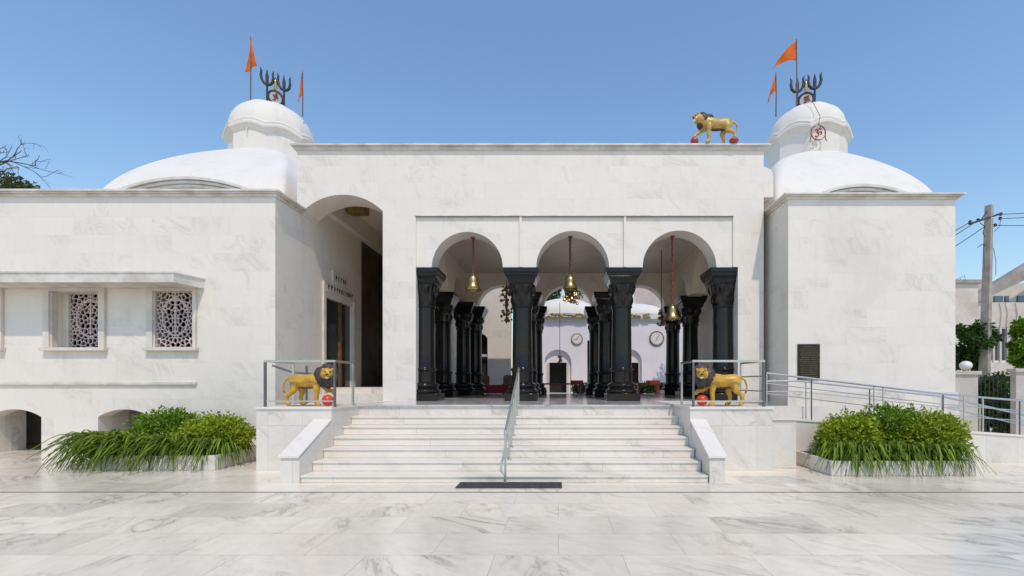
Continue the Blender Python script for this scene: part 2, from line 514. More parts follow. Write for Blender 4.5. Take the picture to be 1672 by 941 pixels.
# side passage
b = MB()
b.box(-6.19, -4.18, DM + .76, 18.2, 6.6, 6.75)
b.build('passage_ceiling', 'inner', hall)
b = MB()
b.box(-6.6, -4.18, 17.0, 17.3, HP, 6.6)
b.build('passage_back_wall', 'passage_shade', hall)  # shade of the enclosed passage is put into its colour
b = MB(); b.box(-5.95, -5.45, 13.1, 13.4, 6.36, 6.59)
b.build('passage_beam', 'yellow', hall)
for k, y in enumerate((12.0, 12.45)):
    b = MB(); b.box(-6.19, -4.18, y, 17.0, HP + .16 * k, HP + .16 * (k + 1))
    b.build('passage_step', 'base', hall)
# inscribed wall tablets at the end of the passage
for k in range(3):
    b = MB(); b.box(-5.95 + .62 * k, -5.45 + .62 * k, 16.93, 16.995, 2.0 + .2 * (k % 2), 3.7)
    b.build('wall_tablet', 'trim', hall)


# ---------------------------------------------------------------- black columns
def column_meshes():
    ht = zs_arch - HP
    m = MB()
    m.lathe([(.262, .44), (.262, .70), (.268, .74), (.292, .755), (.300, .775), (.292, .795), (.262, .81), (.252, .83), (.250, 1.2), (.243, 1.7), (.236, ht - .94), (.258, ht - .93), (.266, ht - .905), (.258, ht - .88), (.236, ht - .875)], n=40)
    sh = m
    m2 = MB()
    m2.prism([(-.40, -.40), (.40, -.40), (.40, .40), (-.40, .40)], 'z', 0, .185)
    m2.lathe([(.36, .185), (.392, .20), (.400, .235), (.388, .27), (.345, .29), (.318, .32), (.316, .335), (.352, .352), (.358, .385), (.345, .415), (.30, .44), (.285, .455), (.262, .46)], n=40)
    m3 = MB()
    # bell of the capital with raised leaves
    n = 72
    rings = []
    for t in [i / 14 for i in range(15)]:
        z = ht - .875 + t * .50
        r0 = .240 + .10 * t ** 1.7
        ring = []
        for i in range(n):
            a = 2 * PI * i / n
            lf = max(0, math.cos(a * 8 + (PI if t > .5 else 0))) * (.042 * math.sin(PI * min(1, (t % .5) / .5)) + .006)
            sq = 1 + .10 * t * (abs(math.cos(2 * a)) ** .5 * -1 + 1)
            ring.append(((r0 * sq + lf) * math.cos(a), (r0 * sq + lf) * math.sin(a), z))
        rings.append(ring)
    m3.loft(rings)
    def sq(hw, z): return [(-hw, -hw, z), (hw, -hw, z), (hw, hw, z), (-hw, hw, z)]
    m3.loft([sq(.30, ht - .375), sq(.325, ht - .33), sq(.34, ht - .27), sq(.375, ht - .20), sq(.405, ht - .165), sq(.405, ht - .13), sq(.43, ht - .10), sq(.43, ht - .004)])
    return sh, m2, m3


cs, cb, cc = column_meshes()
col0 = cs.build('column', 'black', hall, smooth=True, angle=50, local=True)
base0 = cb.build('column_base', 'black', col0, smooth=True, angle=50, local=True, bevel=.012)
cap0 = cc.build('capital', 'black', col0, smooth=True, angle=35, local=True)
R0 = world_loc(hall)
spots = [(x, DM + .452) for x in XCOL] + [(-3.64, 14.7), (-.95, 14.7), (1.51, 14.7), (4.33, 15.3), (-3.36, 16.45), (-3.12, DB), (-.85, DB), (1.39, DB), (4.27, DB)]
for i, (x, y) in enumerate(spots):
    o = col0 if i == 0 else copy_tree(col0, hall)
    o.location = Vector((x, y, HP)) - R0


# ================================================================== wings
def wall_band(b, x0, x1, y0, y1, z0, z1, ops):
    """ops: (xa, xb, za, zb) rectangular openings sorted in x"""
    x = x0
    for (xa, xb, za, zb) in ops:
        if xa > x: b.box(x, xa, y0, y1, z0, z1)
        if za > z0: b.box(xa, xb, y0, y1, z0, za)
        if zb < z1: b.box(xa, xb, y0, y1, zb, z1)
        x = xb
    if x < x1: b.box(x, x1, y0, y1, z0, z1)


def lattice_mesh(W, Ht, seed=3):
    rng = random.Random(seed)
    res = .0115
    nx, ny = int(W / res), int(Ht / res)
    pts = []
    # a mirrored field of seeds: rings of petals round a few centres, the rest scattered
    half = []
    for (cxx, cyy, r, k) in ((.18, .20, .085, 6), (.0, .16, .0, 1), (.20, .62, .10, 6), (.16, 1.02, .085, 6), (.0, .42, .0, 1), (.0, .84, .0, 1), (.33, .42, .05, 5), (.31, .86, .05, 5)):
        half.append((cxx, cyy))
        for j in range(k if r else 0):
            a = 2 * PI * j / k + .3
            half.append((cxx + r * math.cos(a), cyy + r * math.sin(a)))
    tries = 0
    while tries < 3000 and len(half) < 90:
        tries += 1
        p = (rng.uniform(.0, W / 2), rng.uniform(0, Ht))
        if all((p[0] - q[0]) ** 2 + (p[1] - q[1]) ** 2 > .085 ** 2 for q in half):
            half.append(p)
    for x, y in half:
        pts.append((x, y)); pts.append((-x if x > .01 else x - .0, y))
    A = np.array(sorted(set(pts)))
    xs = (np.arange(nx) + .5) / nx * W - W / 2
    ys = (np.arange(ny) + .5) / ny * Ht
    gx, gy = np.meshgrid(xs, ys)
    d = np.sqrt((gx[..., None] - A[:, 0]) ** 2 + (gy[..., None] - A[:, 1]) ** 2)
    d.sort(axis=2)
    solid = (d[..., 1] - d[..., 0]) < .021
    solid |= (np.abs(gx) < .014) & (gy > Ht * .25)
    oval = np.sqrt((gx / (W * .33)) ** 2 + ((gy - Ht * .55) / (Ht * .33)) ** 2)
    solid |= np.abs(oval - 1) < .05
    solid |= (np.abs(gx) > W / 2 - .02) | (gy > Ht - .02)
    solid |= (gy < .02)
    b = MB()
    vv = {}
    def V(i, j):
        if (i, j) not in vv:
            vv[(i, j)] = b.bm.verts.new((i / nx * W - W / 2, 0, j / ny * Ht))
        return vv[(i, j)]
    for j in range(ny):
        for i in range(nx):
            if solid[j, i]:
                b.bm.faces.new((V(i, j), V(i + 1, j), V(i + 1, j + 1), V(i, j + 1)))
    bmesh.ops.smooth_vert(b.bm, verts=b.bm.verts, factor=.5, use_axis_x=True, use_axis_y=False, use_axis_z=True)
    bmesh.ops.smooth_vert(b.bm, verts=b.bm.verts, factor=.4, use_axis_x=True, use_axis_y=False, use_axis_z=True)
    return b


wingL = thing('temple_wing', 'long white marble left wing with carved lattice windows under a flat hood', 'temple wing', (-9.2, 13, 0))
xe = PX(449.5, DW)        # right corner
ZWT = PZ(322, DW)
wins = []
for (f0, f1, o0, o1, p0, p1, rec) in ((-68, 7, -60, 1, -52, 0, .06), (74, 174, 84, 164, 104, 163, .28), (242, 322, 252, 317, 257, 316, .06)):
    wins.append(dict(f=(PX(f0, DW), PX(f1, DW)), o=(PX(o0, DW), PX(o1, DW)), rec=rec, zt=PZ(476, DW), zb=PZ(568, DW), ft=PZ(469, DW)))
archL = [(PX(-20, DW), PX(67.5, DW)), (PX(160, DW), PX(246, DW))]
zls = PZ(626, DW)          # ledge line
XF = -15.5
b = MB()
wall_band(b, XF, xe, DW, DW + .32, zls, ZWT, [(q['o'][0], q['o'][1], q['zb'], q['zt']) for q in wins])
x = XF
for (xa, xb) in archL:
    b.box(x, xa, DW, DW + .32, 0, zls)
    b.arch_wall(xa, xb, DW, DW + .32, 0, zls, seg_arc(xa, xb, PZ(681, DW), PZ(668.5, DW)))
    x = xb
b.box(x, xe, DW, DW + .32, 0, zls)
b.build('front_wall', 'wall', wingL)
DOORY = (PX(530, 1) and -xe * F / (CX - 530), -xe * F / (CX - 576))
YE = -xe * F / (CX - 590)
zd = PZ(484, DOORY[0])
b = MB()
b.box(xe - .3, xe, DW + .32, DOORY[0], 0, ZWT)
b.box(xe - .3, xe, DOORY[0], DOORY[1], zd, ZWT)
b.box(xe - .3, xe, DOORY[1], YE, 0, ZWT)
b.box(xe - .3, xe, DM + .76, YE, ZWT, 6.598)
b.build('side_wall', 'wall', wingL)
b = MB()
b.box(XF, xe - .3, 16.0, 16.3, 0, ZWT)
b.build('back_wall', 'inner', wingL)
b = MB(); b.box(XF - .3, XF - .002, DW, 16.3, 0, ZWT + .12)
b.build('end_wall', 'wall', wingL)
b = MB(); b.box(XF, xe - .31, 12.0, 12.2, 0, zls - .05)
b.build('cellar_wall', 'base', wingL)
b = MB(); b.box(xe - .26, xe - .03, YE + .002, 17.0, 0, 6.597)
b.build('shade_brown_wall', 'passage_shade', wingL)  # inner stretch of wall coloured dark brown to paint the passage shade
b = MB()
b.box(XF, xe - .305, DW + .01, 16.3, ZWT, ZWT + .12)
b.build('roof', 'plaster', wingL)
ZCT = PZ(308, DW - .14)
def cornice(b, x0, x1, y0, y1, z0, z1, right=True, left=False):
    h = z1 - z0
    for (pr, a, c) in ((.05, 0, .42), (.10, .42, .62), (.14, .62, 1.0)):
        b.box(x0 - (pr if left else 0), x1 + (pr if right else 0), y0 - pr, y1, z0 + a * h, z0 + c * h)
b = MB(); cornice(b, XF, xe, DW, DM - .002, ZWT, ZCT)
b.build('cornice', 'trim', wingL, bevel=.012)
b = MB()
b.box(XF, PX(322, DW), DW - .055, DW - .002, zls - .035, zls + .03)
b.build('ledge', 'trim', wingL, bevel=.008)
# hood over the windows
yh = 9.55
zh0, zh1 = PZ(461, yh), PZ(443.5, yh)
b = MB()
b.loft([[(XF, yh, z), (PX(283, yh), yh, z), (PX(334, DW), DW - .002, z), (XF, DW - .002, z)] for z in (zh0, zh1 - .03)])
b.loft([[(XF, yh - .02, z), (PX(283, yh) + .02, yh - .02, z), (PX(334, DW) + .02, DW - .002, z), (XF, DW - .002, z)] for z in (zh1 - .03, zh1)])
b.build('window_hood', 'trim', wingL)
lat0 = None
for q in wins:
    xa, xb = q['f']; oa, ob = q['o']
    b = MB()
    b.box(xa, oa, DW - .06, DW - .002, q['zb'], q['ft'])
    b.box(ob, xb, DW - .06, DW - .002, q['zb'], q['ft'])
    b.box(oa, ob, DW - .06, DW - .002, q['zt'], q['ft'])
    fo = 0.018
    b.box(xa - fo, xb + fo, DW - .085, DW - .0025, q['ft'], q['ft'] + .03)
    b.box(oa - .02, oa + .025, DW - .02, DW + .1, q['zb'], q['zt'])
    win = b.build('window', 'frame', wingL, bevel=.006)
    b = MB(); b.box(xa - .03, xb + .04, DW - .11, DW - .002, q['zb'] - .07, q['zb'])
    b.build('sill', 'frame', win, bevel=.006)
    W_, H_ = ob - oa - .002, q['zt'] - q['zb'] - .002
    xoff = 0
    if q['rec'] > .2:            # deep reveal: an inner jamb stands left of the panel
        ji = oa + (PX(104, DW + q['rec']) - oa) * .5
        b = MB(); b.box(oa, oa + .14, DW + q['rec'] - .06, DW + q['rec'] + .03, q['zb'], q['zt'])
        b.build('inner_jamb', 'frame', win)
        W_ -= .14; xoff = .07
    lat = lattice_mesh(W_, H_, 3 + len(bpy.data.objects) % 7).build('lattice', 'lattice', win, local=True, recalc=False)
    lat.location = Vector(((oa + ob) / 2 + xoff, DW + q['rec'] - .02, q['zb'] + .001)) - world_loc(win)
    md = lat.modifiers.new('thick', 'SOLIDIFY'); md.thickness = .035; md.offset = 0
# room surfaces painted near-black in place of the shade behind the lattice
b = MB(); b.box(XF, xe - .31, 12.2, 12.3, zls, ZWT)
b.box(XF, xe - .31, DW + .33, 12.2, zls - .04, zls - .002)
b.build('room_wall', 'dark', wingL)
for (xa, xb) in archL:
    b = MB()
    b.box(xa - .25, xa - .002, DW + .322, DW + .74, 0, zls - .05)
    b.box(xb + .002, xb + .25, DW + .322, DW + .74, 0, zls - .05)
    b.box(xa, xb, DW + .322, DW + .72, PZ(668.5, DW) + .05, zls - .05)
    b.build('vault_recess', 'base', wingL)
# doorway in the passage side of the wing
y0, y1 = DOORY
xw = xe
b = MB()
b.box(xw, xw + .05, y0 - .12, y0, HP, zd + .15)
b.box(xw, xw + .05, y1, y1 + .12, HP, zd + .15)
b.box(xw, xw + .05, y0 - .12, y1 + .12, zd + .152, zd + .40)
door = b.build('door', 'frame', wingL)
b = MB(); b.box(xw - .12, xw - .09, y0, y1, HP + .3, zd)
b.build('pane', 'glass', door)
b = MB()
b.box(xw - .10, xw - .02, (y0 + y1) / 2 + .1, (y0 + y1) / 2 + .2, HP, zd)
b.box(xw - .10, xw - .02, y0, y1, HP, HP + .3)
b.build('door_frame', 'wood', door)
b = MB()
ym = (y0 + y1) / 2
b.box(xw, xw + .04, ym - .45, ym + .45, zd + .402, zd + .80)
b.build('sign_panel', 'frame', door)
rng = random.Random(5)
for row, (zz, hw) in enumerate(((zd + .27, .75), (zd + .60, .32))):
    b = MB()
    y = ym - hw
    xo = xw + (.05 if row == 0 else .04)
    while y < ym + hw:
        wv = rng.uniform(.04, .09)
        b.box(xo, xo + .008, y, y + .02, zz - .06, zz + .07)
        b.box(xo, xo + .0075, y + .02, y + wv, zz + rng.uniform(-.05, .03), zz + .06)
        y += wv + rng.uniform(.05, .10)
    b.build('inscription', 'ink', door)


def vault(wing, cx, y0, y1, hw, top, zb, dcx, dcy, sgn):
    """four-sided domical roof that rises from the wing to the foot of the lantern"""
    rings = []
    n = 14
    cy = (y0 + y1) / 2
    for k in range(26):
        v = k / 25
        u = v ** 1.5
        uo, ui = v ** 1.55, (.85 * u + .15 * u ** 4 if sgn > 0 else .62 * u + .38 * u ** 4)            # outer side slopes more, the side next to the entrance block is steep
        z = zb + (top - zb) * v
        x0 = (cx - hw) + (dcx - .62 - (cx - hw)) * (uo if sgn > 0 else ui)
        x1 = (cx + hw) + (dcx + .62 - (cx + hw)) * (ui if sgn > 0 else uo)
        ya = y0 + (dcy - 1.0 - y0) * u
        yb_ = y1 + (dcy + 1.0 - y1) * u
        rr = .10 + .30 * u
        ring = []
        for (qx, qy, a0) in ((x1 - rr, ya + rr, -90), (x1 - rr, yb_ - rr, 0), (x0 + rr, yb_ - rr, 90), (x0 + rr, ya + rr, 180)):
            for i in range(6):
                a = R(a0 + 90 * i / 5)
                ring.append((qx + rr * math.cos(a), qy + rr * math.sin(a), z))
        rings.append(ring)
    bb = MB(); bb.loft(rings)
    d = bb.build('domed_roof', 'plaster', wing, smooth=True, angle=60)
    return d


def eave_arch(wing, dome, xa, xb, za, zlow, y):
    """concentric arch mouldings on the front of the domed roof"""
    h, c = za - zlow, (xb - xa) / 2
    r = (c * c + h * h) / (2 * h)
    cx, cz = (xa + xb) / 2, za - r
    t = math.asin(min(1, c * 1.25 / r))
    for k, (dr, dy) in enumerate(((0, 0), (.075, .05), (.15, .10), (.22, .15))):
        rr = r - dr
        rings = []
        for i in range(33):
            a = -t + 2 * t * i / 32
            s_, c_ = math.sin(a), math.cos(a)
            rings.append([(cx + (rr - .06) * s_, y + dy, cz + (rr - .06) * c_), (cx + rr * s_, y + dy, cz + rr * c_), (cx + rr * s_, y + dy + .8, cz + rr * c_), (cx + (rr - .06) * s_, y + dy + .8, cz + (rr - .06) * c_)])
        bb = MB(); bb.loft(rings)
        bb.build('arch_moulding', 'trim', dome, smooth=True, angle=40)
    bb = MB()
    pts = [(cx + (r - .25) * math.sin(-t + 2 * t * i / 32), cz + (r - .25) * math.cos(-t + 2 * t * i / 32)) for i in range(33)]
    bb.loft([[(p[0], y + .2, p[1]), (p[0], y + .95, p[1]), (p[0], y + .95, zlow - .6), (p[0], y + .2, zlow - .6)] for p in pts])
    bb.build('arch_panel', 'plaster', dome)


def lantern(wing, cx, cy, zb, zc, zt, rd, re, name_rot=0):
    """eight-sided drum, arched eaves moulding and ribbed dome"""
    n = 64
    def ring(r, z, bump=0.0, lobe=0.0):
        out = []
        for i in range(n):
            a = 2 * PI * i / n + PI / 8 - PI / 2
            m = (a + PI / 2 - PI / 8) % (PI / 4)            # position along a facet
            oct_ = math.cos(PI / 8) / math.cos(m - PI / 8)
            t = 1 - abs(m - PI / 8) / (PI / 8)              # 0 at corner, 1 mid-facet
            rr = r * (oct_ * (1 - lobe) + lobe * (.93 + .07 * math.sin(PI / 2 * t)))
            zz = z + bump * math.sin(PI / 2 * t)
            out.append((cx + rr * math.cos(a), cy + rr * math.sin(a), zz))
        return out
    bb = MB()
    bb.loft([ring(rd, zb), ring(rd, zc + .02, .12)])
    dr = bb.build('lantern_drum', 'plaster', wing, smooth=True, angle=24)
    hgt = .28
    bb = MB()
    bb.loft([ring(rd - .03, zc - .05, .14), ring(rd + .06, zc - .02, .15), ring(rd + .07, zc + .05, .16), ring(rd + .14, zc + .07, .16), ring(rd + .15, zc + .13, .17), ring(re - .02, zc + .17, .17), ring(re, zc + .23, .17), ring(re - .03, zc + .28, .16), ring(re - .12, zc + .30, .15)])
    bb.build('eaves_moulding', 'plaster', dr, smooth=True, angle=24)
    z0 = zc + .28
    lo, hi = z0, z0 + 3
    for _ in range(40):
        zm = (lo + hi) / 2
        top_ = max((z0 + (zm - z0) * math.sin(a_) - H) / (cy - (re - .10) * math.cos(a_) ** .85 * .95) for a_ in [PI / 2 * q / 60 for q in range(60)])
        if top_ < zt: lo = zm
        else: hi = zm
    zt = lo
    bb = MB()
    rs = []
    for k in range(15):
        t = k / 14
        a = t * PI / 2
        r = (re - .10) * math.cos(a) ** .85 if t < 1 else .02
        rs.append(ring(max(.02, r), z0 + (zt - z0) * math.sin(a), .15 * (1 - t) ** 1.3, .25))
    bb.loft(rs)
    bb.build('dome_cap', 'plaster', dr, smooth=True, angle=18)
    bb = MB()
    bb.lathe([(.16, -.06), (.14, .02), (.10, .05), (.09, .12), (.0, .13)], (cx, cy, zt), 20)
    bb.build('finial_base', 'plaster', dr, smooth=True)
    return dr, zt, z0


DL, DLR = 16.6, 15.0
LXL, LXR = PX(445, DL), PX(1316.5, DLR)
dl = vault(wingL, PX(307, 11.3), 11.3, 18.3, 2.32, PZ(234, 15.3), 5.95, LXL, DL, 1)
eave_arch(wingL, dl, PX(195, 11.15), PX(408, 11.15), PZ(289, 11.15), PZ(309, 11.15), 11.12)
lanL, ztL, z0L = lantern(wingL, LXL, DL, 8.0, PZ(205, DL - 1.4) - .10, (CY - 164) / F, 1.36, 1.49)

wingR = thing('temple_wing', 'plain white marble right wing with a black plaque on its wall', 'temple wing', (7, 13, 0))
xr0, xr1 = PX(1287, DR), PX(1560, DR)
ZRB, ZRT = PZ(326, DR), PZ(314, DR - .14)
b = MB(); b.box(xr0, xr1, DR, 16, 0, ZRB)
b.build('wall', 'wall', wingR)
b = MB()
h = ZRT - ZRB
for (pr, a, c) in ((.05, 0, .42), (.10, .42, .62), (.14, .62, 1.0)):
    b.box(xr0 - pr, xr1 + pr, DR - pr, 16, ZRB + a * h, ZRB + c * h)
b.build('cornice', 'trim', wingR, bevel=.012)
b = MB(); b.box(xr0 - .03, xr1 + .03, DR - .04, DR - .002, 0, PZ(640, DR))
b.build('wall_skirting', 'base', wingR)
dr_ = vault(wingR, PX(1403, 11.3), 11.3, 16.6, 2.02, PZ(243, 13.9), 5.85, LXR, DLR, -1)
eave_arch(wingR, dr_, PX(1345, 11.15), PX(1476, 11.15), PZ(301, 11.15), PZ(313, 11.15), 11.12)
lanR, ztR, z0R = lantern(wingR, LXR, DLR, 7.6, PZ(207, DLR - 1.2) - .06, (CY - 168) / F, 1.15, 1.27)

# ---------------------------------------------------------------- om symbol on the right lantern
def text_mesh(body, size):
    cu = bpy.data.curves.new('glyph', 'FONT')
    cu.body = body
    cu.size = size
    cu.extrude = .012
    cu.align_x = 'CENTER'
    cu.align_y = 'CENTER'
    o = bpy.data.objects.new('glyph', cu)
    COL.objects.link(o)
    dg = bpy.context.evaluated_depsgraph_get()
    me = bpy.data.meshes.new_from_object(o.evaluated_get(dg))
    bpy.data.objects.remove(o)
    return me


def ring_arc(b, c, r, a0, a1, rad, y, n=24):
    b.tube([(c[0] + r * math.cos(R(a0 + (a1 - a0) * i / n)), y, c[1] + r * math.sin(R(a0 + (a1 - a0) * i / n))) for i in range(n + 1)], rad, 6)


def om(b, cx, cz, s, y, r):
    """om drawn with strokes: a 3, a tail, a crescent and a dot"""
    def pl(pts, w=r): b.tube([(cx + p[0] * s, y, cz + p[1] * s) for p in pts], w, 6)
    pl([(-.55, .55), (-.35, .70), (-.10, .62), (-.02, .40), (-.15, .18), (-.35, .12)])
    pl([(-.35, .12), (-.05, .05), (.08, -.22), (-.02, -.52), (-.30, -.68), (-.58, -.52)])
    pl([(-.05, .06), (.18, .12), (.36, .28), (.58, .22), (.66, -.02), (.52, -.22), (.36, -.18)])
    pl([(.12, .92), (.25, .74), (.45, .70), (.62, .84)], r * .8)
    b.lathe([(0.001, -r * 1.3), (r * 1.2, 0), (0.001, r * 1.3)], (cx + .38 * s, y, cz + .98 * s), 8)


b = MB()
yo = DLR - 1.15 * math.cos(PI / 8) - .17
ox, oz = PX(1336, yo), PZ(217, yo)
om(b, ox, oz - .01, .16, yo, .020)
emb = b.build('om_emblem', 'red', lanR)
b = MB()
ring_arc(b, (ox, oz), .215, 110, 300, .014, yo)
ring_arc(b, (ox, oz), .215, -50, 80, .014, yo)
b.tube([(ox - .21, yo, oz + .12), (ox - .22, yo, oz - .22), (ox - .26, yo, oz - .25)], .012, 6)
b.tube([(ox + .20, yo, oz + .05), (ox + .21, yo, oz - .18), (ox + .26, yo, oz - .24)], .012, 6)
b.build('emblem_ring', 'maroon', emb)
b = MB()
capz = lambda t: (DLR - (1.31 - .10) * .95 * math.cos(t * PI / 2) ** .85 - .02, z0R + (ztR - z0R) * math.sin(t * PI / 2) + .15 * (1 - t) ** 1.3 + .02)
b.tube([(ox, yo, oz + .21), (ox, DLR - 1.33, z0R + .02)] + [(ox - .02 * q, *capz(.1 * q + .05)) for q in range(1, 7)], .008, 6)
b.build('cable', 'maroon', lanR)
# bracket on the left lantern
b = MB()
yl = DL - 1.36 * math.cos(PI / 8) - .02
lx, lz = PX(404, yl), PZ(198, yl)
b.tube([(lx, yl, lz), (lx, yl - .06, lz - .38)], .016, 6)
b.tube([(lx - .02, yl - .05, lz), (lx + .35, yl - .02, lz - .16)], .02, 6)
b.build('bracket', 'trim', lanL)


# ---------------------------------------------------------------- trident finials
def finial(label, cx, cy, zb, tilt, wid, hgt, lean):
    t = thing('trident_finial', label, 'finial', (cx, cy, zb), 'trident finials on the two lanterns')
    def sk(p, y=0.0):
        return (cx + p[0] * wid * math.cos(tilt), cy + y + p[0] * wid * math.sin(tilt), zb + p[1] * hgt - p[0] * wid * lean)
    for s in (-1, 1):
        b = MB()
        X0 = .30 * s
        b.tube([sk((X0, .0)), sk((X0, .75))], .034, 8)
        b.tube([sk((X0, .55)), sk((X0, .80)), sk((X0, 1.0))], [.045, .055, .008], 8)
        b.tube([sk((X0 - .24, 1.0)), sk((X0 - .20, .92)), sk((X0 - .22, .80)), sk((X0 - .19, .68)), sk((X0 - .10, .60)), sk((X0, .58)), sk((X0 + .10, .60)), sk((X0 + .19, .68)), sk((X0 + .22, .80)), sk((X0 + .20, .92)), sk((X0 + .24, 1.0))],
               [.012, .034, .042, .046, .048, .048, .048, .046, .042, .034, .012], 8)
        b.build('trident', 'iron', t, smooth=True, angle=50)
    b = MB()
    rr = .26
    b.tube([sk((rr * math.cos(a), .30 + rr * math.sin(a) * wid / hgt)) for a in [2 * PI * i / 28 for i in range(29)]], .040, 8, caps=False)
    b.build('ring', 'iron', t, smooth=True)
    b = MB()
    b.loft([[sk((.24 * math.cos(a), .30 + .24 * math.sin(a) * wid / hgt), y) for a in [2 * PI * i / 28 for i in range(28)]] for y in (-.012, .012)])
    pl = b.build('plate', 'greyplate', t)
    b = MB()
    om(b, cx, zb + .30 * hgt, .15 * wid / 1.0, cy - .03, .022)
    b.build('om_emblem', 'red', pl)
    b = MB()
    g0 = zb + .52 * hgt
    b.lathe([(.05, 0), (.075, .05), (.05, .10), (.03, .13), (.055, .2), (.045, .30), (.0, .46)], (cx, cy, g0), 14)
    b.build('spire', 'gold', t, smooth=True)
    return t


finial('black double trident with grey om disc on the left lantern dome, leaning in view', PX(450, DL), DL, ztL - .02, R(14), .90, PZ(117, DL) - ztL, .22)
finial('black double trident with om disc and gilt spire on the right lantern dome', PX(1316, DLR), DLR, ztR - .02, R(-8), .88, PZ(122, DLR) - ztR, -.12)


def flag(label, x, y, z0, z1, tri, seed):
    """a pole and a folded saffron pennant; tri: outline (dx, z fraction from the top) of the free edge"""
    t = thing('flag', label, 'flag', (x, y, z0), 'saffron pennants on the domes')
    b = MB(); b.tube([(x, y, z0), (x + .01, y, (z0 + z1) / 2), (x, y, z1 + .04)], [.022, .019, .014], 8)
    b.build('pole', 'pole', t)
    b = MB()
    n, m = 18, 10
    rings = []
    rng = random.Random(seed)
    ph = rng.uniform(0, 6)
    for i in range(n + 1):
        v = i / n
        row = []
        for j in range(m + 1):
            u = j / m
            zz, xx = tri(u, v)
            row.append((x + xx, y + .05 * math.sin(u * 7 + ph + v * 2) * (.2 + u), z1 - zz))
        rings.append(row)
    b.loft(rings, closed=False)
    c = b.build('cloth', 'flag', t, smooth=True, angle=80, recalc=False)
    md = c.modifiers.new('thick', 'SOLIDIFY'); md.thickness = .006
    return t


Fl = 15.9
def hang(w1, w2, hh, hh2):
    # limp pennant: narrow at the top, one fold to the right, tail to the left
    def tri(u, v):
        wv = v ** .9
        xx = -w1 * u * wv + w2 * wv * math.sin(u * PI) * (1.2 if u < .5 else .5)
        zz = v * (hh + hh2 * u)
        return zz, xx
    return tri
def fly(L, hoist, drop):
    # pennant blown to the left
    def tri(u, v):
        return v * hoist * (1 - u) + drop * u * (0.55 + .45 * u) , -L * u
    return tri
zf = PZ(62, Fl)
flag('tall limp orange pennant on a pole left of the left trident', PX(409, Fl), Fl, PZ(188, Fl) , zf, hang(.17, .26, .82, .36), 1)
flag('short limp orange pennant on a pole right of the left trident', PX(494, Fl + .4), Fl + .4, PZ(190, Fl + .4), PZ(119, Fl + .4), hang(.20, .05, .74, .26), 2)
Fr = 14.6
flag('large orange pennant blown out to the left above the right trident', PX(1300.5, Fr), Fr, PZ(172, Fr), PZ(66, Fr), fly(.74, .64, .88), 3)
flag('small orange pennant drooping left of the right trident', PX(1267, Fr), Fr, PZ(190, Fr), PZ(121, Fr), fly(.24, .55, .88), 4)

# ================================================================== staircase, pedestals
RIS = [.11, .2692, .4284, .5876, .7468, .906, HP]
DBOT, TRD = 7.27, .358
stair = thing('staircase', 'broad white marble staircase of seven steps with sloping side parapets', 'staircase', ((X_L + X_R) / 2, 7.3, 0))
for k in range(6):
    y = DBOT + TRD * k
    b = MB()
    z0 = RIS[k - 1] if k else 0
    b.box(X_L + .003, X_R - .003, y, y + TRD + (.0), z0, RIS[k] - .03)
    b.box(X_L + .003, X_R - .003, y - .022, y + TRD - .001, RIS[k] - .03, RIS[k])
    b.build('step', 'step', stair, bevel=.006)
YP = 8.26
for (xa, xb) in ((X_L - .31, X_L), (X_R, X_R + .27)):
    b = MB()
    b.prism([(7.24, 0), (YP, 0), (YP, .87), (7.24, .38)], 'x', xa + .015, xb - .002 if xa < 0 else xb - .015)
    par = b.build('parapet', 'base', stair)
    b = MB()
    b.prism([(7.21, .385), (YP - .002, .878), (YP - .002, .915), (7.21, .422)], 'x', xa - .01, xb + .004 if xa < 0 else xb + .012)
    b.build('parapet_cap', 'wall', par, bevel=.006)
ped = []
for (nm, xa, xb) in (('left', PX(418.5, YP), X_L), ('right', X_R, PX(1262, YP))):
    t = thing('pedestal', 'white marble block ' + ('left of the stairs under the lion facing right' if nm == 'left' else 'right of the stairs under the lion facing left'), 'pedestal', ((xa + xb) / 2, 9, 0))
    b = MB(); b.box(xa, xb, YP, DM if nm == 'right' else DM, 0, HP - .03)
    b.build('plinth', 'base', t)
    b = MB(); b.box(xa - .012, xb + .012, YP - .025, DM - .003, HP - .03, HP + .012)
    b.build('top_slab', 'wall', t, bevel=.006)
    ped.append((xa, xb))

# door mat
mx0, mx1, my0, my1 = PX(744, 6.86), PX(917, 6.86), 6.86, 7.225
b = MB()
b.box(mx0, mx1, my0, my1, .004, .010)
n = 58
for i in range(n + 1):
    x = mx0 + (mx1 - mx0) * i / n
    b.box(x - .006, x + .006, my0, my1, .010, .017)
for j in range(9):
    y = my0 + (my1 - my0) * j / 8
    b.box(mx0, mx1, y - .006, y + .006, .010, .0165)
tag(b.build('door_mat', 'rubber'), 'black ribbed rubber mat lying at the foot of the stairs', 'door mat')

# stair handrail
hx = -.825
hr = thing('handrail', 'slim steel handrail climbing the middle of the stairs', 'handrail', (hx, 7.2, 0))
ya, za, yb_, zb_ = 7.22, .80, 9.62, 1.86
b = MB()
b.tube([(hx, ya - .01, za - .06), (hx, ya, za), (hx, yb_, zb_), (hx, yb_ + .02, zb_ - .05)], .021, 10)
b.build('rail', 'steel', hr, smooth=True)
for (y, zf_) in ((7.22, .0), (7.80, RIS[1]), (8.16, RIS[2]), (8.52, RIS[3]), (8.88, RIS[4]), (9.24, RIS[5]), (9.62, HP)):
    zt_ = za + (zb_ - za) * (y - ya) / (yb_ - ya)
    b = MB(); b.tube([(hx, y, zf_), (hx, y, zt_)], .017, 8)
    b.lathe([(.04, 0), (.04, .012), (.022, .02)], (hx, y, zf_), 10)
    b.build('post', 'steel', hr, smooth=True)


